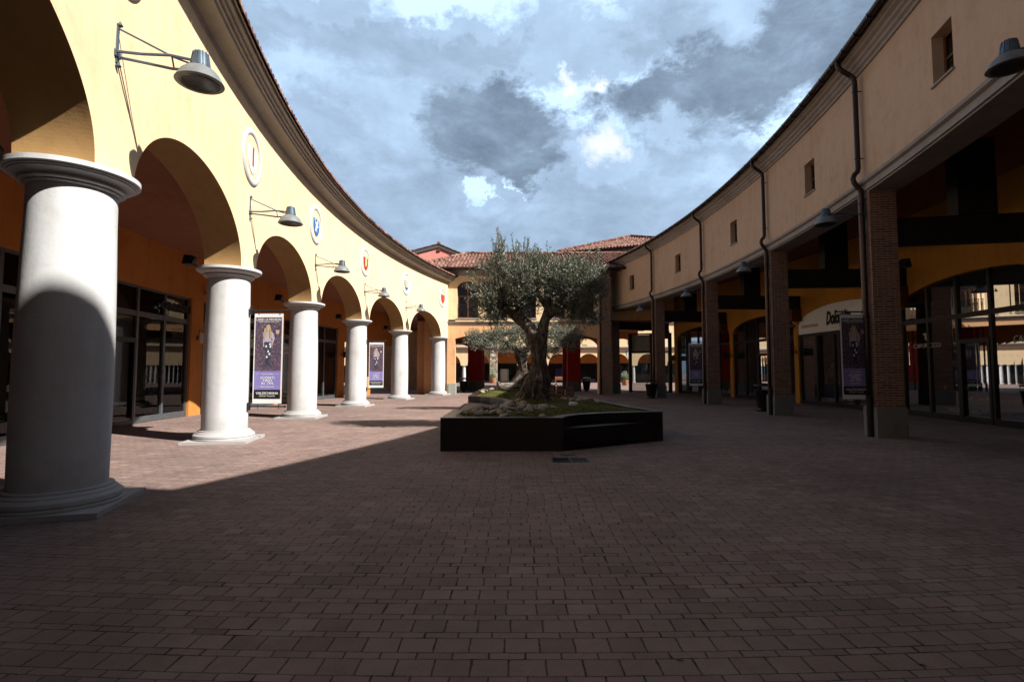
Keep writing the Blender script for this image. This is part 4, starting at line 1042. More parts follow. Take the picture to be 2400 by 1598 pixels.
for (a, b), (c_, d_) in zip(ops[:-1], ops[1:]):
    if c_ - b > 2: continue
    w = MB().mat('white'); x = (b + c_) / 2
    w.lathe([(.34, 0), (.34, .1), (.27, .2), (.27, 1.2), (.235, 2.28), (.25, 2.32), (.34, 2.42), (.35, 2.5)], 20, (x, FY + .32))
    w.build('column', e)
w = MB().mat('orange'); w.quad((-26, FY + 3.4, 2.85), (34, FY + 3.4, 2.85), (34, FY + 3.4, 4.8), (-26, FY + 3.4, 4.8)); w.build('sign_band', e)
w = MB().mat('dark'); w.quad((-26, FY + 3.42, 0), (34, FY + 3.42, 0), (34, FY + 3.42, 2.85), (-26, FY + 3.42, 2.85)); w.mat('ceiling'); w.quad((-26, FY, 4.8), (34, FY, 4.8), (34, FY + 3.5, 4.8), (-26, FY + 3.5, 4.8)); w.build('shop_back', e)
w = MB().mat('glass'); w.quad((-26, FY + 3.3, .1), (34, FY + 3.3, .1), (34, FY + 3.3, 2.85), (-26, FY + 3.3, 2.85)); w.build('shop_window_glass', e)
w = MB().mat('tile'); slab((-27, 9.5), (35, 9.5), FY - .6, FY + .1, .1, w); w.quad((-27, FY - .6, 9.6), (35, FY - .6, 9.6), (35, FY + 6, 12), (-27, FY + 6, 12)); w.build('roof', e)
for x in (-12, -7.5, 4.5, 8.9, 13.2, 17.6):
    w = MB().mat('woodframe'); w.box((x - .7, FY - .02, 5.6), (x + .7, FY + .04, 7.6)); fo = w.build('window', e)
    w = MB().mat('black'); w.box((x - .6, FY - .04, 5.7), (x + .6, FY - .021, 7.5)); w.build('pane', fo, origin=e['_o'])
w = MB().mat('rubble'); w.box((-3.12, FY - .9, 0), (-2.1, FY + .1, 9.5)); tag(w.build('stone_pier', origin=(-2.6, FY - .4, 0)), 'sunlit rubble stone pier of the far square, left of the olive trunks', 'pier')
# far display boards
def disp(x, y, w0, h, mk, edge, label):
    e = empty('display_board', (x, y, 0)); tag(e, label, 'display board')
    w = MB().mat(mk); w.box((-w0 / 2, 0, .15), (w0 / 2, .06, h)); w.build('panel', e, origin=(0, 0, 0))
    w = MB().mat(edge); w.box((-w0 / 2 - .16, -.01, 0), (-w0 / 2 - .08, .05, h)); w.box((w0 / 2 + .08, -.01, 0), (w0 / 2 + .16, .05, h)); w.build('edge_strip', e, origin=(0, 0, 0))
disp(-1.15, FY + 2.6, .95, 2.0, 'cream', 'cyan', 'cream display board with pale blue edges in the far shop window, left of the trunks')
disp(8.6, FY + 2.6, .9, 2.05, 'cream', 'bluelight', 'cream display board beside blue strips in the far shop window, above the bench')
disp(7.0, FY + 2.6, .5, 2.1, 'black', 'bluelight', 'black shoe display between blue strips in the far shop window')
# far bench, pots, lamp post
def bench(x, y, rz, label):
    e = empty('park_bench', (x, y, 0), rz); tag(e, label, 'bench')
    w = MB().mat('benchwood')
    for k in range(4): w.box((-.75, -.25 + .13 * k, .42), (.75, -.25 + .13 * k + .1, .45))
    w.build('seat', e, origin=(0, 0, 0))
    w = MB().mat('benchwood')
    for z in (.55, .68, .81): w.box((-.75, .27, z), (.75, .30, z + .09))
    w.build('backrest', e, origin=(0, 0, 0))
    for s_ in (-.72, .72):
        w = MB().mat('benchwood'); w.box((s_ - .035, -.25, 0), (s_ + .035, -.18, .64)); w.box((s_ - .035, .25, 0), (s_ + .035, .32, .92)); w.box((s_ - .035, -.27, .62), (s_ + .035, .28, .66)); w.build('leg', e, origin=(0, 0, 0))
bench(6.95, FY - .8, 0, 'reddish wooden bench in front of the far shop, right of the olive trunk')
bench(-13.2, FY - .8, 0, 'reddish wooden bench glimpsed between the two farthest white columns')
def leafball(mb, c, r, n, ls, seed, squash=1):
    rnd = random.Random(seed)
    for _ in range(n):
        d = Vector((rnd.gauss(0, 1), rnd.gauss(0, 1), rnd.gauss(0, 1))).normalized() * r * (rnd.random() ** .25) * rnd.uniform(.85, 1.06)
        d.z *= squash; p = Vector(c) + d; a = Vector((rnd.gauss(0, 1), rnd.gauss(0, 1), rnd.gauss(0, 1))).normalized(); b = a.orthogonal().normalized()
        mb.quad(p - a * ls, p + b * ls * .5, p + a * ls, p - b * ls * .5)
def pot(x, y, label, h=1.3, s=1.0):
    e = empty('potted_shrub', (x, y, 0)); tag(e, label, 'potted plant')
    w = MB().mat('terracotta'); w.lathe([(.28*s, 0), (.33*s, .05), (.44*s, .5*s), (.50*s, .62*s), (.50*s, .68*s), (.42*s, .68*s), (.40*s, .6*s), (0, .6*s)], 24); w.build('pot', e, origin=(0, 0, 0), auto=40)
    w = MB().mat('boxleaf'); leafball(w, (0, 0, .68 * s + .25), .5 * s, 500, .06, int(x * 10) + 3, .7); w.mat('leaf'); leafball(w, (0, 0, h * s + .3), .5 * s, 380, .06, int(x * 10) + 4, 1.2); w.build('foliage', e, origin=(0, 0, 0))
    w = MB().mat('bark'); w.path([(0, 0, .6 * s), (.02, 0, h * s + .2)], .03, 6); w.build('stem', e, origin=(0, 0, 0))
pot(-2.75, FY - 1.6, 'terracotta pot with clipped shrub before the stone pier', 1.5)
pot(13.3, 61.5, 'potted olive bush in the opening beside the far street lamp', 1.0, .9)
e = empty('street_lamp', (13.7, 60.0, 0)); tag(e, 'old fashioned street lamp with one lantern in the far right opening', 'street lamp')
w = MB().mat('iron'); w.lathe([(.14, 0), (.12, .3), (.06, .4), (.045, 1.6), (.06, 1.65), (.035, 1.75), (.03, 3.0), (.05, 3.05), (.0, 3.2)], 12); w.path([(0, 0, 3.0), (-.25, 0, 3.05), (-.4, 0, 3.25), (-.45, 0, 3.4)], .02, 6); w.build('post', e, origin=(0, 0, 0))
w = MB().mat('cyan'); w.lathe([(.09, 3.42), (.17, 3.85), (.17, 3.86)], 6, (-.45, 0)); w.mat('iron'); w.lathe([(.20, 3.86), (.12, 4.0), (.03, 4.05), (.0, 4.2)], 6, (-.45, 0)); w.build('lantern', e, origin=(0, 0, 0))
# litter bins
def bin_(x, y, label, first=[None]):
    if first[0] is None:
        e = empty('litter_bin', (x, y, 0))
        w = MB().mat('bin'); w.lathe([(.30, 0), (.32, .03), (.16, .06), (.14, .12), (.25, .13), (.34, .80), (.36, .82), (.36, .86), (.30, .86), (.2, .5), (0, .4)], 24); w.build('bin_body', e, origin=(0, 0, 0), auto=40)
        w = MB().mat('bin'); w.lathe([(.34, 1.02), (.38, 1.03), (.36, 1.08), (.2, 1.13), (0, 1.14)], 24)
        for a in range(4): t = a * math.pi / 2 + .6; w.path([(.33 * math.cos(t), .33 * math.sin(t), .84), (.33 * math.cos(t), .33 * math.sin(t), 1.04)], .012, 5)
        w.build('bin_lid', e, origin=(0, 0, 0), auto=40); first[0] = e; tag(e, label, 'litter bin', 'black litter bins')
    else: dup(first[0], (x, y, 0), 0, label)
bin_(6.15, 43.1, 'black litter bin standing in the passage right of the red pier')
bin_(-3.75, 40.6, 'black litter bin against the left red pier of the gateway')
bin_(8.42, 31.6, 'black litter bin beside the fourth brick pier on the shaded side')
bin_(10.25, 21.3, 'black litter bin by the downpipe of the second brick pier')
# ------------------------------------------------------------------ PLANTER
PHT = .67
arcR = [(1.03, 10.60), (1.08, 10.80), (1.20, 11.08), (1.42, 11.38), (1.72, 11.62), (2.10, 11.84), (2.60, 12.02), (3.20, 12.18), (3.52, 12.24)]
right = [(3.60, 12.62), (3.32, 13.9), (3.10, 15.6), (2.92, 17.3), (2.62, 19.4), (2.45, 22.0), (2.1, 24.4), (1.5, 26.3)]
left = [(-1.70, 26.3), (-1.72, 25.0), (-1.68, 20.0), (-1.20, 19.55), (-.80, 18.9), (-.42, 17.9), (-.25, 16.9), (-.22, 15.9), (-.35, 14.7), (-.62, 13.7), (-1.02, 12.98), (-1.45, 12.93)]
outer = [(-1.45, 10.62)] + arcR + right + left
def inset(poly, d):
    n = len(poly); out_ = []
    for i in range(n):
        p0, p1, p2 = Vector(poly[i - 1]), Vector(poly[i]), Vector(poly[(i + 1) % n])
        a = (p1 - p0).normalized(); b = (p2 - p1).normalized(); na, nb = Vector((-a.y, a.x)), Vector((-b.y, b.x))
        m_ = na + nb; 
        if m_.length < .1: m_ = na
        m_.normalize(); k = d / max(.45, m_.dot(na)); out_.append((p1.x + m_.x * k, p1.y + m_.y * k))
    return out_
inner = inset(outer, .27)
e = empty('planter_bed', (.8, 18, 0), world=True); tag(e, 'large dark steel planter with a curved built-in seat round the olive trees', 'planter')
w = MB().mat('steel'); n = len(outer)
vs = [(x, y, .0) for x, y in outer] + [(x, y, PHT) for x, y in outer] + [(x, y, PHT) for x, y in inner] + [(x, y, PHT - .12) for x, y in inner]
fs = []
for i in range(n):
    j = (i + 1) % n
    fs += [(i, j, n + j, n + i), (n + i, n + j, 2*n + j, 2*n + i), (2*n + i, 2*n + j, 3*n + j, 3*n + i)]
w.add(vs, fs); shell = w.build('planter_shell', e)
def seat(pts, name='seat'):
    w = MB().mat('steel')
    base = len(w.v); n = len(pts)
    def prism(pp, z0, z1):
        k = len(pp); w.add([(x, y, z0) for x, y in pp] + [(x, y, z1) for x, y in pp], [tuple(range(k))[::-1], tuple(range(k, 2*k))] + [(i, (i+1) % k, k + (i+1) % k, k + i) for i in range(k)])
    prism(pts, .33, .455)
    L_ = lambda a, b, t: (a[0] + (b[0] - a[0]) * t, a[1] + (b[1] - a[1]) * t)
    inn = [L_(pts[0], pts[1], .75)] + pts[1:-1] + [L_(pts[-1], pts[-2], .35)]
    prism(inn, .03, .328)
    prism([L_(pts[0], pts[1], .1)] + pts[1:-1] + [L_(pts[-1], pts[-2], .05)], .004, .028)
    return w.build(name, e)
seat([(1.035, 10.60)] + [(q[0] + .003, q[1] - .003) for q in arcR[1:8]] + [(3.50, 12.22)])
seat([(-1.67, 19.99)] + [(q[0] - .003, q[1]) for q in left[3:11]] + [(-1.452, 12.94)])
# soil mound
def inside(x, y, poly):
    c = False; n = len(poly)
    for i in range(n):
        x1, y1 = poly[i]; x2, y2 = poly[i - 1]
        if (y1 > y) != (y2 > y) and x < (x2 - x1) * (y - y1) / (y2 - y1) + x1: c = not c
    return c
def edist(x, y, poly):
    d = 9
    for i in range(len(poly)):
        a, b = Vector(poly[i - 1]), Vector(poly[i]); ab = b - a; t = max(0, min(1, (Vector((x, y)) - a).dot(ab) / max(1e-6, ab.length_squared)))
        d = min(d, (Vector((x, y)) - a - ab * t).length)
    return d
def soilh(x, y):
    d = edist(x, y, inner) if inside(x, y, inner) else 0
    h = PHT - .06 + .10 * min(1, d / .5) + .05 * noise.noise(Vector((x * 1.3, y * 1.3, 0))) + .03 * noise.noise(Vector((x * 4, y * 4, 3)))
    h += .14 * math.exp(-((x - .6) ** 2 + (y - 14.2) ** 2) / 1.2) + .16 * math.exp(-((x + .0) ** 2 + (y - 21.8) ** 2) / 2.0)
    return h if d > .02 else PHT - .07
st = .14; xs0, ys0 = -1.8, 10.5; NX, NY = int(5.6 / st), int(16 / st)
w = MB().mat('soil'); idx = {}; vs = []; fs = []
for j in range(NY + 1):
    for i in range(NX + 1):
        x, y = xs0 + i * st, ys0 + j * st; idx[i, j] = len(vs); vs.append((x, y, soilh(x, y)))
for j in range(NY):
    for i in range(NX):
        x, y = xs0 + (i + .5) * st, ys0 + (j + .5) * st
        if inside(x, y, inner) or edist(x, y, inner) < .10: fs.append((idx[i, j], idx[i+1, j], idx[i+1, j+1], idx[i, j+1]))
w.add(vs, fs); w.build('soil', e, smooth=True)
# ground cover
rnd = random.Random(5)
w = MB().mat('grass')
k = 0
while k < 15000:
    x, y = rnd.uniform(-1.7, 3.5), 10.7 + 15 * rnd.random() ** 1.5
    if not inside(x, y, inner): continue
    dens = .5 + .9 * noise.noise(Vector((x * .9, y * .9, 7)))
    if rnd.random() > dens: continue
    k += 1; z = soilh(x, y) - .01; h = rnd.uniform(.02, .055) * (1.5 if rnd.random() < .05 else 1); t = rnd.uniform(0, 6.3); lx, ly = rnd.gauss(0, .018), rnd.gauss(0, .018); q = rnd.uniform(.006, .012)
    dx, dy = math.cos(t) * q, math.sin(t) * q
    w.add([(x - dx, y - dy, z), (x + dx, y + dy, z), (x + lx, y + ly, z + h)], [(0, 1, 2)])
tag(w.build('ground_cover', origin=(.8, 14, PHT)), 'low green and reddish ground cover growing in the planter', 'ground cover', kind='stuff')
# cobbles
from random import Random
def cobble_mesh(seed):
    import bmesh
    bm = bmesh.new(); bmesh.ops.create_icosphere(bm, subdivisions=3, radius=1)
    for v in bm.verts:
        n_ = noise.noise(v.co * 1.1 + Vector((seed * 7.3, seed, 0))) * .28 + noise.noise(v.co * 2.7 + Vector((0, seed * 3, 1))) * .09
        v.co *= 1 + n_
    me = bpy.data.meshes.new('cobble'); bm.to_mesh(me); bm.free(); me.materials.append(MT['cobble'])
    me.polygons.foreach_set('use_smooth', [True] * len(me.polygons)); return me
CM = [cobble_mesh(i) for i in range(7)]
placed = []
def cobbles(n, region, smin, smax, label, group, seed, pile=0):
    r_ = Random(seed); c = 0; tries = 0
    while c < n and tries < 20000:
        tries += 1
        x, y = region(r_)
        if not inside(x, y, outer) or edist(x, y, outer) < .2: continue
        s_ = r_.uniform(smin, smax)
        near = [q for q in placed if math.hypot(q[0] - x, q[1] - y) < (q[2] + s_) * .70]
        if len(near) > pile: continue
        z = max(soilh(x, y), PHT - .08) + s_ * .25 + (max([q[3] for q in near], default=0) and s_ * .55 if near else 0)
        placed.append((x, y, s_, 1)); o = bpy.data.objects.new('cobble', r_.choice(CM)); COL.objects.link(o)
        o.location = (x, y, z); o.scale = (s_ * r_.uniform(.9, 1.35), s_ * r_.uniform(.8, 1.1), s_ * r_.uniform(.5, .75)); o.rotation_euler = (r_.uniform(-.3, .3), r_.uniform(-.3, .3), r_.uniform(0, 6.3))
        tag(o, label, 'stone', group); c += 1
cobbles(105, lambda r_: (r_.gauss(-.35, .42), r_.gauss(12.3, .60)), .05, .098, 'rounded grey cobble in the pile at the front left corner of the planter', 'cobbles piled at the front left of the planter', 1, 1)
cobbles(14, lambda r_: (r_.uniform(.1, 1.0), r_.uniform(12.2, 12.9)), .045, .08, 'rounded cobble lying in front of the nearest olive trunk', 'cobbles before the nearest trunk', 2, 0)
cobbles(30, lambda r_: (r_.uniform(1.55, 2.75), 16.3 + r_.gauss(0, .55)), .05, .105, 'pale cobble in the row behind the grass on the right side of the planter', 'cobbles on the right side of the planter', 3, 1)
cobbles(14, lambda r_: (r_.uniform(-1.4, -.6), r_.uniform(21.3, 23.6)), .09, .17, 'sunlit pale cobble near the driftwood at the far left of the planter', 'cobbles near the driftwood', 4, 1)
o = bpy.data.objects.new('cobble', CM[2]); COL.objects.link(o); o.location = (1.55, 13.25, soilh(1.55, 13.25) + .05); o.scale = (.13, .09, .07); o.rotation_euler = (0, .2, .3); tag(o, 'single pale stone lying alone in the grass right of the trunk', 'stone')
MT['palestone'] = simple('white_limestone', (.6, .6, .58), .8); o.data = o.data.copy(); o.data.materials[0] = MT['palestone']
# driftwood
e = empty('driftwood_log', (-.02, 21.2, .78)); tag(e, 'bleached hollow driftwood log lying behind the trunks on the planter', 'log')
w = MB().mat('deadwood')
def rf(p, q, k): return 1 + .35 * noise.noise(Vector(p) * 3 + q * 1.4) + .15 * noise.noise(q * 5 + Vector((k, 0, 0)))
w.path([(-.55, -.1, .42), (-.52, -.05, .30), (-.42, 0, .17), (-.25, 0, .16), (0, 0, .18), (.25, .05, .15), (.5, .05, .09), (.75, .1, .0)], [.03, .10, .17, .20, .20, .17, .17, .13], 20, rf)
w.build('log', e, origin=(0, 0, 0), smooth=True)
w = MB().mat('deadwood'); w.path([(.1, -.1, .2), (.25, -.25, .3), (.3, -.35, .28)], [.08, .05, .02], 8, rf); w.build('branch_stub', e, origin=(0, 0, 0), smooth=True)
# picket edging
e = empty('picket_edging', (1.35, 17.4, .67)); tag(e, 'low rusty picket edging fence on the planter right of the nearest trunk', 'fence')
w = MB().mat('picket'); r_ = Random(9)
P0, P1 = Vector((-.15, 1.9, .05)), Vector((.55, -1.15, 0))
N_ = 21
for k in range(N_):
    p = P0.lerp(P1, k / (N_ - 1)); h = .40 + .04 * r_.random()
    if k % 6 == 3:
        w.path([p + Vector((-.06, .05, -.05)), p + Vector((-.06, .05, h - .08)), p + Vector((-.04, .03, h + .02)), p + Vector((0, 0, h + .07)), p + Vector((.04, -.03, h + .02)), p + Vector((.06, -.05, h - .08)), p + Vector((.06, -.05, -.05))], .018, 6)
    else: w.path([p + Vector((0, 0, -.05)), p + Vector((0, 0, h)), p + Vector((0, 0, h + .05))], [.026, .026, .008], 6)
w.build('picket', e, origin=(0, 0, 0))
w = MB().mat('picket')
w.path([P0 + Vector((0, 0, .14)), P1 + Vector((0, 0, .14))], .02, 6); w.path([P0 + Vector((0, 0, .27)), P1 + Vector((0, 0, .27))], .02, 6); w.build('rail', e, origin=(0, 0, 0))
r_ = Random(77); MT['dryleaf'] = simple('dry_leaf', (.17, .12, .05), .8, var=.4, scale=3); w = MB().mat('dryleaf')
for _ in range(420):
    if r_.random() < .7:
        a_ = r_.uniform(0, 6.28); x, y = r_.uniform(-2.6, 4.4), r_.uniform(9.2, 27)
    else: x, y = r_.uniform(-5, 9), r_.uniform(2.5, 22)
    if inside(x, y, outer): continue
    t = r_.uniform(0, 6.28); c_, s_ = math.cos(t), math.sin(t); l = r_.uniform(.018, .034); q = l * r_.uniform(.16, .5)
    w.add([(x - c_ * l, y - s_ * l, .003), (x + s_ * q, y - c_ * q, .012), (x + c_ * l, y + s_ * l, .005), (x - s_ * q, y + c_ * q, .004)], [(0, 1, 2, 3)])
tag(w.build('fallen_leaves', origin=(1, 12, 0)), 'small dry leaves scattered on the paving round the planter', 'leaves', kind='stuff')
# ------------------------------------------------------------------ OLIVE TREES
def olive(name, base, H, label, trunkr, seed, limbs, lobes, nleaf, shoots, lean=(0, 0), leafs=1.0, lumps=1.0):
    e = empty(name, base); tag(e, label, 'tree', 'olive trees in the planter')
    sd = Vector((seed * 3.1, seed * 1.7, 0))
    w = MB().mat('bark'); NR, NS = 90, 72; vs = []
    for k in range(NR + 1):
        t = k / NR; z = H * t - .15
        flare = trunkr * (.50 + 1.2 * math.exp(-t * 4.6) + .10 * math.sin(t * 9 + seed)) * (1 - .10 * t)
        cx = lean[0] * t + .07 * math.sin(t * 5 + seed) ; cy = lean[1] * t + .05 * math.cos(t * 4)
        for i in range(NS):
            a = 2 * math.pi * i / NS; tw = a + t * 1.3
            q = Vector((math.cos(a), math.sin(a), 0))
            lob = 1 + .13 * math.sin(5 * tw + seed) * (1.2 - .5 * t) + .08 * math.sin(3 * tw - 1) + .05 * math.sin(9 * tw + 2 * t)
            pz = Vector((q.x * 1.6, q.y * 1.6, z * 1.5)) + sd
            r = flare * lob * (1 + lumps * (.22 * noise.noise(pz) + .13 * noise.noise(pz * 2.6) + .07 * noise.noise(pz * 6)))
            g_ = noise.noise(Vector((q.x * 3.2, q.y * 3.2, z * .9)) + sd); r *= 1 - .20 * max(0, g_ - .12) / .3
            vs.append((cx + q.x * r, cy + q.y * r * .92, z))
    fs = [(k*NS+i, k*NS+(i+1) % NS, (k+1)*NS+(i+1) % NS, (k+1)*NS+i) for k in range(NR) for i in range(NS)]; fs.append(tuple(range(NR*NS, NR*NS+NS)))
    w.add(vs, fs)
    def rf(p, q, k): return 1 + .22 * noise.noise(Vector(p) * 3.5 + q * 1.2) + .12 * noise.noise(Vector(p) * 9 + q * 2)
    for pts, r0, r1 in limbs:
        pts = [Vector(p) for p in pts]; fine = []
        for a, b in zip(pts[:-1], pts[1:]):
            for q in range(5): fine.append(a.lerp(b, q / 5))
        fine.append(pts[-1]); m_ = len(fine)
        for q in range(2): fine = [fine[0]] + [(fine[i-1] + fine[i] * 2 + fine[i+1]) / 4 for i in range(1, m_ - 1)] + [fine[-1]]
        w.path(fine, [r0 + (r1 - r0) * i / (m_ - 1) for i in range(m_)], 14, rf)
    w.build('trunk', e, origin=(0, 0, 0), smooth=True)
    r_ = Random(seed); lf = MB().mat('leaf'); tb = MB().mat('bark')
    def leaf(p, d, s_):
        sd_ = d.orthogonal().normalized(); sd_.rotate(Matrix.Rotation(r_.uniform(0, 6.28), 3, d)); wv_ = s_ * .15
        b_ = p + d * s_ * .5
        lf.add([p, b_ + sd_ * wv_, p + d * s_, b_ - sd_ * wv_], [(0, 1, 2, 3)])
    def sprig(p, d, L, nl, s_=.052):
        end = p + d * L
        for i in range(nl):
            t = (i + .5) / nl; q = p.lerp(end, t) + Vector((r_.gauss(0, 1), r_.gauss(0, 1), r_.gauss(0, 1))) * .006
            o_ = d.orthogonal().normalized(); o_.rotate(Matrix.Rotation(i * 1.57 + r_.uniform(-.5, .5), 3, d))
            leaf(q, (d * r_.uniform(.5, 1.3) + o_ * r_.uniform(.5, 1.0)).normalized(), s_ * r_.uniform(.75, 1.25) * leafs)
        tb.tube(p, end, .005, .002, 3, False)
    tot = sum(l[2] for l in lobes); c = 0
    for (cx, cy, cz), (rx, ry, rz), wt in lobes:
        for _ in range(int(nleaf * wt / tot / 16)):
            d = Vector((r_.gauss(0, 1), r_.gauss(0, 1), r_.gauss(0, 1))).normalized(); rr = r_.random() ** .42
            p = Vector((cx + d.x * rx * rr, cy + d.y * ry * rr, cz + d.z * rz * rr))
            nv = noise.noise(p * 1.9 + sd)
            if nv < -.10 and r_.random() < .82: continue
            dd = (d * .55 + Vector((r_.gauss(0, .35), r_.gauss(0, .35), .65 + r_.gauss(0, .35)))).normalized()
            if p.z < cz - rz * .3: dd = (dd + Vector((0, 0, -.9)) * r_.random()).normalized()
            sprig(p, dd, r_.uniform(.12, .30), 16)
    for (sx, sy, sz, L) in shoots:
        d = Vector((r_.gauss(0, .10), r_.gauss(0, .10), 1)).normalized(); sprig(Vector((sx, sy, sz)), d, L, int(L * 90), .06)
        if L > .4: sprig(Vector((sx, sy, sz + L * .3)) , (d + Vector((r_.gauss(0, .3), 0, 0))).normalized(), L * .5, 26, .055)
    lf.build('crown', e, origin=(0, 0, 0)); tb.build('twigs', e, origin=(0, 0, 0))
    return e
r_ = Random(3)
sh = [(r_.uniform(-1.35, .15), r_.uniform(-.6, .6), r_.uniform(3.55, 3.95), r_.uniform(.35, .85)) for _ in range(46)]
sh += [(-1.05 + .05 * k, r_.uniform(-.3, .3), 4.0, r_.uniform(.55, .82)) for k in range(5)]
sh += [(r_.uniform(.1, 2.0), r_.uniform(-.7, .7), r_.uniform(3.55, 3.8), r_.uniform(.25, .6)) for _ in range(34)]
olive('olive_tree', (.62, 14.2, PHT), 2.15, 'large gnarled olive tree with wide bushy crown, nearest on the planter', .43, 11,
      [([(.0, 0, 1.75), (-.12, 0, 2.12), (-.45, .05, 2.42), (-.85, .1, 2.70), (-1.25, .1, 2.95)], .20, .09), ([(.12, 0, 1.7), (.25, 0, 2.2), (.38, .02, 2.65), (.35, .1, 3.15)], .18, .07),
       ([(.36, 0, 2.45), (.62, -.05, 2.72), (1.0, -.1, 2.82), (1.4, -.1, 3.05)], .13, .05), ([(-.45, .05, 2.42), (-.4, .15, 2.95), (-.5, .2, 3.4)], .08, .04), ([(.38, 0, 2.6), (.1, .2, 3.1), (0, .3, 3.5)], .08, .04),
       ([(-.9, .1, 2.8), (-.9, -.3, 3.2), (-1.0, -.5, 3.5)], .06, .03)],
      [((-1.05, 0, 3.25), (.82, .85, .75), 1.5), ((-.35, 0, 3.38), (.95, 1.1, .66), 1.5), ((.45, .1, 3.42), (1.0, 1.2, .60), 1.6), ((1.15, 0, 3.32), (.82, 1.0, .68), 1.7), ((1.38, -.1, 2.80), (.62, .75, .58), 1.3), ((-1.15, 0, 2.72), (.60, .65, .48), .8), ((1.0, .1, 2.80), (.65, .6, .42), .7), ((-.25, .1, 2.75), (.55, .5, .3), .3)],
      112000, sh, lean=(.05, 0), leafs=1.05, lumps=1.3)
sh = [(r_.uniform(-1.5, 1.4), r_.uniform(-.6, .6), r_.uniform(2.2, 2.7), r_.uniform(.2, .5)) for _ in range(26)]
olive('olive_tree', (.35, 21.6, PHT), 1.75, 'smaller olive tree with a twisted pale trunk, behind the nearest one', .44, 23,
      [([(0, 0, 1.5), (-.2, 0, 1.9), (-.7, 0, 2.2), (-1.1, 0, 2.3)], .16, .05), ([(0, 0, 1.5), (.3, 0, 1.9), (.9, .1, 2.2)], .16, .05)],
      [((-1.0, 0, 2.15), (1.0, .9, .52), 1.4), ((0, 0, 2.35), (1.1, .9, .5), 1.3), ((1.1, 0, 2.35), (1.0, .9, .55), 1.3), ((2.0, .2, 2.3), (.75, .7, .5), .8), ((-1.75, 0, 2.25), (.7, .6, .30), .55), ((.8, 0, 1.75), (.8, .7, .35), .6)],
      52000, sh, lumps=1.4, leafs=1.15)
# ------------------------------------------------------------------ drain grate
e = empty('drain_grate', (1.06, 9.56, 0)); tag(e, 'rectangular dark metal drain grate in two halves before the planter', 'drain')
for s_ in (0, 1):
    w = MB().mat('iron'); x0 = -.33 + .335 * s_; x1 = x0 + .32
    w.box((x0, -.22, -.02), (x1, -.19, .008)); w.box((x0, .19, -.02), (x1, .22, .008)); w.box((x0, -.22, -.02), (x0 + .02, .22, .0075)); w.box((x1 - .02, -.22, -.02), (x1, .22, .0075))
    for k in range(13): y = -.175 + .028 * k; w.box((x0, y, -.02), (x1, y + .012, .006))
    w.mat('black'); w.quad((x0, -.22, .003), (x1, -.22, .003), (x1, .22, .003), (x0, .22, .003)); w.build('grate_half', e, origin=(0, 0, 0))
w = MB().mat('greyframe'); w.box((.92, 10.05, .0), (1.22, 10.24, .006)); tag(w.build('access_cover', origin=(1.07, 10.1, 0)), 'small square metal cover between drain grate and planter', 'cover')
# ------------------------------------------------------------------ mannequins in the shop windows
def mannequin(loc, rz, label, top='shirt', legs='darkcloth', head=False, z=.25):
    e = empty('mannequin', (loc[0], loc[1], 0), rz); tag(e, label, 'mannequin')
    def skin(name, pts, edges, rad, mk, z0):
        me = bpy.data.meshes.new(name); me.from_pydata([(x, y, zz + z0) for x, y, zz in pts], edges, [])
        o = bpy.data.objects.new(name, me); COL.objects.link(o); md = o.modifiers.new('s', 'SKIN')
        for v, r in zip(me.skin_vertices[0].data, rad): v.radius = (r, r * .75)
        me.skin_vertices[0].data[0].use_root = True
        sb = o.modifiers.new('u', 'SUBSURF'); sb.levels = 1; sb.render_levels = 1
        dg = bpy.context.evaluated_depsgraph_get(); m2 = bpy.data.meshes.new_from_object(o.evaluated_get(dg)); bpy.data.objects.remove(o)
        m2.materials.clear(); m2.materials.append(MT[mk]); m2.polygons.foreach_set('use_smooth', [True] * len(m2.polygons))
        ob = bpy.data.objects.new(name, m2); COL.objects.link(ob); ob.parent = e; return ob
    body = [(0, 0, 1.0), (0, 0, 1.2), (0, 0, 1.40), (0, 0, 1.52), (.20, 0, 1.42), (.27, .0, 1.15), (.27, -.06, .88), (-.20, 0, 1.42), (-.27, 0, 1.15), (-.27, -.06, .88)]
    be = [(0, 1), (1, 2), (2, 3), (2, 4), (4, 5), (5, 6), (2, 7), (7, 8), (8, 9)]; br_ = [.15, .14, .16, .06, .07, .055, .05, .07, .055, .05]
    skin('torso', body, be, br_, top, z)
    lg = [(0, 0, .98), (.09, 0, .88), (.11, 0, .5), (.12, .02, .06), (-.09, 0, .88), (-.11, -.05, .5), (-.13, 0, .06)]
    skin('legs', lg, [(0, 1), (1, 2), (2, 3), (0, 4), (4, 5), (5, 6)], [.14, .10, .07, .05, .10, .07, .05], legs, z)
    hd = [(0, 0, 1.50), (0, 0, 1.58)] + ([(0, -.01, 1.66), (0, -.01, 1.76)] if head else [])
    skin('neck' if not head else 'head', hd, [(i, i + 1) for i in range(len(hd) - 1)], [.065, .06] + ([.08, .085] if head else []), 'mannequin', z)
    for s_ in (-1, 1): 
        h_ = [(s_ * .27, -.06, .88), (s_ * .275, -.08, .80), (s_ * .27, -.10, .72)]; skin('hand', h_, [(0, 1), (1, 2)], [.035, .038, .022], 'mannequin', z)
    w = MB().mat('mannequin'); w.lathe([(.2, .21), (.2, z), (.0, z)], 20); w.box((.07, -.2, z), (.16, .06, z + .08)); w.box((-.17, -.2, z), (-.08, .06, z + .08)); w.build('stand', e, origin=(0, 0, 0))
    return e
mannequin(LA.P(-3.0, BO - .75, 0), R(75), 'headless mannequin in a grey shirt and black trousers in the shirt shop window')
mannequin(LA.P(-4.9, BO - 1.6, 0), R(60), 'mannequin in a white top behind the glass door of the shirt shop', 'mannequin')
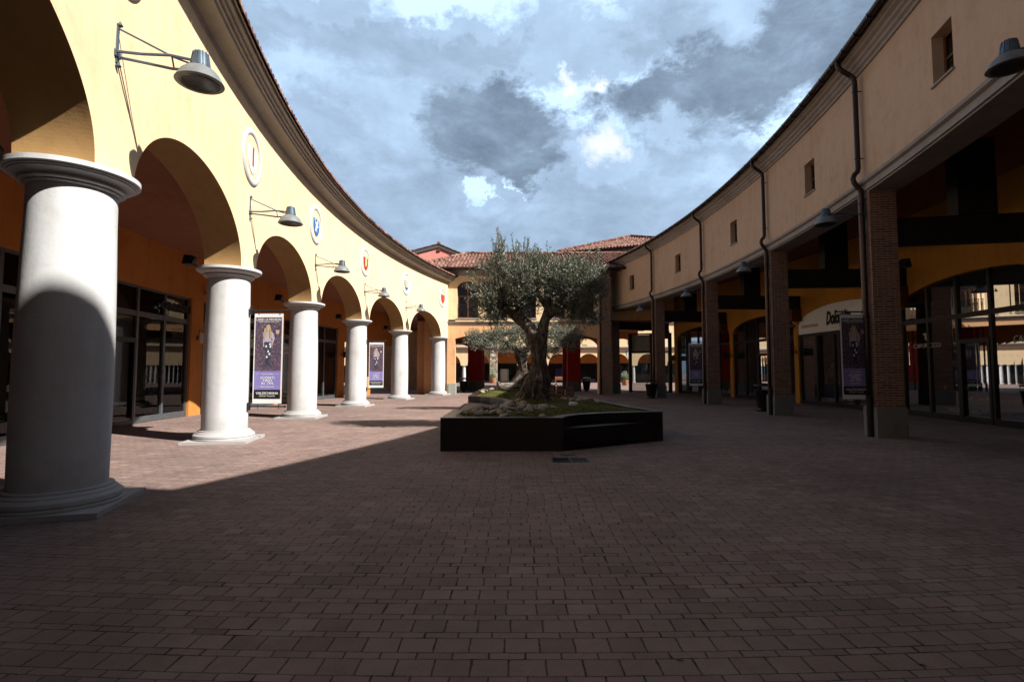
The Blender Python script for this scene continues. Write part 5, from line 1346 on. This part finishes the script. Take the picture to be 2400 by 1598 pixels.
mannequin(LA.P(5.4, BO - .7, 0), R(60), 'white headed mannequin in a black dress between the third and fourth columns', 'darkcloth', 'mannequin', True)
mannequin(RA.P(2.5, BR_ - .9, 0), R(-50), 'mannequin in a pale jacket in the white signed sports shop', 'shirt', 'darkcloth', True)
mannequin(RA.P(1.3, BR_ - 1.0, 0), R(-60), 'mannequin with an ochre scarf in the white signed sports shop', 'orangecloth', 'darkcloth', True)
mannequin(RA.P(-3.9, BR_ - 1.0, 0), R(-60), 'dark dressed mannequin leftmost in the shop window at the right edge', 'darkcloth', 'darkcloth', True)
mannequin(RA.P(-4.7, BR_ - 1.1, 0), R(-60), 'dark dressed mannequin second from left in the shop window at the right edge', 'darkcloth', 'darkcloth')
def cards(arc, a, off, n, da, label, group):
    for k in range(n):
        o_ = Vector(arc.P(a + da * k, off, .21)); w = MB().mat('whitepaint'); M_ = Matrix.Translation(o_) @ Matrix.Rotation(arc.rot(a), 4, 'Z') @ Matrix.Rotation(R(-14), 4, 'X')
        w.box((-.09, 0, 0), (.09, .015, .30), M_); tag(w.build('price_card', origin=o_), label, 'card', group)
cards(RA, 11.3, BR_ - .40, 4, .42, 'white card leaning in a row at the window foot behind the far banner', 'white cards in the far shop window')
cards(RA, 10.6, BR_ - .40, 1, .42, 'single white card at the window foot right of the third brick pier', None)
cards(LA, -7.55, BO - .3, 1, .4, 'white price card standing at the window foot at the left edge of the photo', None)
def shoe_table(arc, a, off, label):
    o_ = Vector(arc.P(a, off, 0)); e = empty('display_table', o_, arc.rot(a)); tag(e, label, 'table')
    w = MB().mat('interior'); w.box((-.7, -.3, .60), (.7, .3, .64)); w.build('table_top', e, origin=(0, 0, 0))
    for x in (-.66, .62):
        for y in (-.28, .24): w = MB().mat('iron'); w.box((x, y, .012), (x + .04, y + .04, .60)); w.build('leg', e, origin=(0, 0, 0))
    r_ = Random(int(a * 10)); 
    for k in range(5):
        mk = r_.choice(['whitepaint', 'mannequin', 'darkcloth', 'orangecloth']); p = o_ + Vector((0, 0, .645)); w = MB().mat(mk); M_ = Matrix.Translation(o_) @ Matrix.Rotation(arc.rot(a), 4, 'Z') @ Matrix.Translation((-.52 + .26 * k, -.1, .642))
        w.box((-.04, -.13, 0), (.04, .12, .035), M_); w.box((-.035, .0, .035), (.035, .12, .09), M_); w.path([M_ @ Vector((0, .0, .06)), M_ @ Vector((0, -.12, .04))], [.036, .02], 8)
        o = w.build('shoe', origin=M_ @ Vector((0, 0, 0))); tag(o, 'one of the shoes lined up on the ' + label[:40].split(' near ')[0].split(' in ')[0], 'shoe', 'shoes on the display tables')
shoe_table(LA, -2.6, BO - 1.3, 'low shoe table in the shirt shop')
shoe_table(LA, 3.4, BO - .9, 'low white shoe table in the shop behind the third column')
shoe_table(RA, -4.3, BR_ - 1.7, 'shoe table in the shop at the right edge')
shoe_table(RA, -7.2, BR_ - 1.2, 'second shoe table at the far right edge')
# ------------------------------------------------------------------ unseen blocks added outside the frame to shade the square
e = empty('shadow_caster_block', (9, -2, 0), world=True); tag(e, 'unseen hipped block shaped to cast the shadow on the nearest column', 'building')
w = MB().mat('right_yellow')
prof = [(-14, 9), (-14, 15.5), (-1.5, 15.6), (-.85, 15.35), (-.30, 14.8), (.2, 14.0), (.60, 13.0), (.92, 12.0), (1.05, 10.6), (1.1, 0)]  # outline shaped so that its shadow edge fits the nearest column
w.add([(7.8, y, z) for y, z in prof] + [(14, y - (5 if y > -10 and z > 9 else 2), z * (.62 if z > 9.5 else .9)) for y, z in prof], [tuple(range(10)), tuple(range(10, 20))[::-1]] + [(i, (i+1) % 10, 10 + (i+1) % 10, 10 + i) for i in range(10)])
w.build('shadow_caster_wall', e)
w = MB().mat('yellow'); w.box((-16, -20, 0), (14, -19, 9)); w.mat('tile'); w.box((-16, -20, 9), (14, -18.4, 9.3)); tag(w.build('rear_fill_blocker', origin=(0, -19.5, 0)), 'unseen yellow building added behind the camera to dim the near ground', 'building')  # added to hold back sky light from the near paving
# ------------------------------------------------------------------ SKY
W = bpy.data.worlds.new('World'); SC.world = W; W.use_nodes = True; nt = W.node_tree; nt.nodes.clear()
SUN_AZ, SUN_EL = 27.0, 41.0          # direction to the sun: (cos az, -sin az)
wo = nt.nodes.new('ShaderNodeOutputWorld'); bgN = nt.nodes.new('ShaderNodeBackground'); lk(nt, bgN.outputs[0], wo.inputs[0])
STR = .12; bgN.inputs[1].default_value = STR
sky = nt.nodes.new('ShaderNodeTexSky'); sky.sky_type = 'NISHITA'; sky.sun_disc = False; sky.sun_elevation = R(SUN_EL); sky.sun_rotation = R(90 + SUN_AZ); sky.air_density = 1; sky.dust_density = 1.5
tc = nt.nodes.new('ShaderNodeTexCoord'); D = tc.outputs['Generated']
sp_ = nd(nt, 'ShaderNodeSeparateXYZ'); lk(nt, D, sp_.inputs[0])
zc = mth(nt, 'MAXIMUM', sp_.outputs[2], .03)
pc = nd(nt, 'ShaderNodeCombineXYZ'); lk(nt, mth(nt, 'DIVIDE', sp_.outputs[0], mth(nt, 'ADD', zc, .28)), pc.inputs[0]); lk(nt, mth(nt, 'DIVIDE', sp_.outputs[1], mth(nt, 'ADD', zc, .28)), pc.inputs[1])
dsm = nd(nt, 'ShaderNodeVectorMath', operation='MULTIPLY'); lk(nt, D, dsm.inputs[0]); dsm.inputs[1].default_value = (1, 1, 1.9); Ds = dsm.outputs[0]
n1 = nz(nt, pc.outputs[0], 2.3, 12, .60, .25); n2 = nz(nt, Ds, 9.5, 12, .68, .25); n3 = nz(nt, pc.outputs[0], .9, 5, .5)
# warped direction for the cloud bodies
wn_ = nd(nt, 'ShaderNodeTexNoise'); wn_.inputs['Scale'].default_value = 6.5; wn_.inputs['Detail'].default_value = 9; wn_.inputs['Roughness'].default_value = .66; lk(nt, D, wn_.inputs['Vector'])
wsub = nd(nt, 'ShaderNodeVectorMath', operation='SUBTRACT'); lk(nt, wn_.outputs['Color'], wsub.inputs[0]); wsub.inputs[1].default_value = (.5, .5, .5)
wsc = nd(nt, 'ShaderNodeVectorMath', operation='SCALE'); lk(nt, wsub.outputs[0], wsc.inputs[0]); wsc.inputs['Scale'].default_value = .20
wD = nd(nt, 'ShaderNodeVectorMath', operation='ADD'); lk(nt, D, wD.inputs[0]); lk(nt, wsc.outputs[0], wD.inputs[1])
TH = math.atan(72 / 1220)
def pdir(px, py):
    a = (px - 1200) / 1220; b = -(py - 799) / 1220; c, s = math.cos(TH), math.sin(TH)
    return Vector((a, c - b * s, s + b * c)).normalized()
def blob(px, py, sx, sy, soft=.55, tilt=0):
    d = pdir(px, py); right_ = d.cross(Vector((0, 0, 1))).normalized(); up_ = right_.cross(d)
    if tilt: q = Matrix.Rotation(R(-tilt), 3, d); right_ = q @ right_; up_ = q @ up_
    k = 1220 / (Vector((px - 1200, py - 799, 1220)).length / 1220) ; sx /= k; sy /= k
    def dotn(v, sc):
        n = nd(nt, 'ShaderNodeVectorMath', operation='DOT_PRODUCT'); lk(nt, wD.outputs[0], n.inputs[0]); n.inputs[1].default_value = v; 
        return mth(nt, 'DIVIDE', n.outputs['Value'], sc)
    a = dotn(right_, sx); b = dotn(up_, sy); f = dotn(d, 1.0)
    r2 = mth(nt, 'ADD', mth(nt, 'MULTIPLY', a, a), mth(nt, 'MULTIPLY', b, b))
    v = mth(nt, 'SUBTRACT', 1.0, mth(nt, 'SQRT', r2))
    return mth(nt, 'SUBTRACT', v, mth(nt, 'MULTIPLY', mth(nt, 'LESS_THAN', f, 0.0), 9.0))
edge = mth(nt, 'ADD', mth(nt, 'MULTIPLY', mth(nt, 'SUBTRACT', nz(nt, Ds, 13, 12, .68, .2), .5), 1.5), mth(nt, 'MULTIPLY', mth(nt, 'SUBTRACT', nz(nt, Ds, 5, 6, .6), .5), .45))
def layer(lst, w0=-.02, w1=.42):
    acc = None
    for args in lst:
        v = blob(*args); acc = v if acc is None else mth(nt, 'SMOOTH_MAX' if False else 'MAXIMUM', acc, v)
    return mth(nt, 'DIVIDE', mth(nt, 'SUBTRACT', mth(nt, 'ADD', acc, edge), w0), w1 - w0, True)
darkL = layer([(1165, 305, 140, 105), (1240, 400, 110, 40), (1800, 118, 340, 62, 0, 7), (1950, 45, 240, 90, 0, 20)], -.02, .34)
midL = layer([(1330, 112, 430, 62), (1000, 98, 280, 40, 0, 5), (1390, 385, 130, 100), (1620, 290, 135, 88), (1500, 255, 90, 55), (690, 45, 240, 75), (900, 480, 200, 90), (1255, 530, 110, 55), (740, 290, 90, 50), (1560, 520, 330, 50), (880, 560, 160, 40), (840, 470, 90, 60), (1170, 560, 90, 30)], -.02, .38)
brightL = layer([(1345, 195, 150, 110), (1200, 205, 90, 50), (1418, 348, 80, 80), (1200, 437, 22, 12), (1130, 472, 36, 26), (1660, 225, 80, 70), (1780, 245, 260, 60), (1040, 15, 380, 50), (1560, 190, 110, 50)], .0, .22)
hotL = layer([(1412, 345, 50, 42), (1385, 198, 26, 20), (1328, 205, 18, 24)], .0, .7)
# layered occlusion: bright tops sit behind the dark bases
brightL = mth(nt, 'MULTIPLY', brightL, mth(nt, 'SUBTRACT', 1.0, mth(nt, 'MULTIPLY', darkL, .9)))
# tone: 0 dark cloud, 1 bright
tone = mth(nt, 'ADD', .48, mth(nt, 'MULTIPLY', mth(nt, 'SUBTRACT', n1, .5), 1.05))
tone = mth(nt, 'ADD', tone, mth(nt, 'MULTIPLY', mth(nt, 'SUBTRACT', n2, .5), .40))
tone = mth(nt, 'ADD', tone, mth(nt, 'MULTIPLY', mth(nt, 'SUBTRACT', mth(nt, 'MINIMUM', sp_.outputs[2], .7), .36), .55))
tone = mth(nt, 'ADD', tone, mth(nt, 'MULTIPLY', mth(nt, 'SUBTRACT', .98, tone), mth(nt, 'MULTIPLY', brightL, .85)))
tone = mth(nt, 'ADD', tone, mth(nt, 'MULTIPLY', mth(nt, 'SUBTRACT', mth(nt, 'ADD', .40, mth(nt, 'MULTIPLY', mth(nt, 'SUBTRACT', n2, .5), .5)), tone), mth(nt, 'MULTIPLY', midL, .72)))
tone = mth(nt, 'ADD', tone, mth(nt, 'MULTIPLY', mth(nt, 'SUBTRACT', mth(nt, 'ADD', .16, mth(nt, 'MULTIPLY', mth(nt, 'SUBTRACT', n2, .5), .9)), tone), mth(nt, 'MULTIPLY', darkL, .9)))
back = mth(nt, 'MULTIPLY', mth(nt, 'SUBTRACT', .48, sp_.outputs[1]), 2.4, True)
over = mth(nt, 'MULTIPLY', mth(nt, 'SUBTRACT', sp_.outputs[2], .60), 6.0, True)  # unseen sky behind and overhead, darkened to cut the fill light
tone = mth(nt, 'SUBTRACT', tone, mth(nt, 'MULTIPLY', mth(nt, 'MAXIMUM', back, over), .60))
k_ = 1 / STR
def cc(r, g_, b): return (r * k_ * KS, g_ * k_ * KS, b * k_ * KS)
KS = 1.0
cl = nt.nodes.new('ShaderNodeValToRGB'); el = cl.color_ramp.elements
stops = [(.0, (.105, .145, .20)), (.25, (.20, .27, .36)), (.5, (.34, .46, .62)), (.72, (.47, .64, .86)), (.92, (.60, .80, 1.0))]
el[0].position = stops[0][0]; el[0].color = (*stops[0][1], 1); el[1].position = stops[-1][0]; el[1].color = (*stops[-1][1], 1)
for p, c in stops[1:-1]: q = el.new(p); q.color = (*c, 1)
lk(nt, tone, cl.inputs[0])
col = mixc(nt, mth(nt, 'MULTIPLY', hotL, mth(nt, 'MULTIPLY', brightL, .6)), cl.outputs[0], (.98, 1.02, 1.06))
hid = mth(nt, 'SUBTRACT', 1.0, mth(nt, 'MULTIPLY', mth(nt, 'MAXIMUM', back, over), .36))
colh = nd(nt, 'ShaderNodeVectorMath', operation='SCALE'); lk(nt, col, colh.inputs[0]); lk(nt, hid, colh.inputs['Scale']); col = colh.outputs[0]
sc_ = nd(nt, 'ShaderNodeVectorMath', operation='SCALE'); lk(nt, col, sc_.inputs[0]); sc_.inputs['Scale'].default_value = 1 / STR * .68
fin = mixc(nt, .94, sky.outputs[0], sc_.outputs[0]); lk(nt, fin, bgN.inputs[0])
# ------------------------------------------------------------------ SUN, CAMERA
sl = bpy.data.lights.new('Sun', 'SUN'); sl.energy = 5.0; sl.angle = R(.6); sl.color = (1.0, .965, .90)
so = bpy.data.objects.new('Sun', sl); COL.objects.link(so)
sd_ = Vector((math.cos(R(SUN_AZ)) * math.cos(R(SUN_EL)), -math.sin(R(SUN_AZ)) * math.cos(R(SUN_EL)), math.sin(R(SUN_EL))))
so.rotation_euler = sd_.to_track_quat('Z', 'Y').to_euler(); so.location = sd_ * 60
cm = bpy.data.cameras.new('Camera'); cm.sensor_width = 36; cm.lens = 1220 / 2400 * 36; cm.clip_end = 2000; cm.clip_start = .05
co = bpy.data.objects.new('Camera', cm); COL.objects.link(co); co.location = (0, 0, 1.6); co.rotation_euler = (R(90) + TH, 0, 0); SC.camera = co
SC.view_settings.view_transform = 'Standard'; SC.view_settings.look = 'None'; SC.view_settings.exposure = 1.0; SC.view_settings.gamma = 1
SC.cycles.max_bounces = 8; SC.cycles.diffuse_bounces = 2; SC.cycles.glossy_bounces = 3; SC.cycles.transparent_max_bounces = 12; SC.cycles.caustics_reflective = False; SC.cycles.caustics_refractive = False
SC.cycles.use_denoising = True
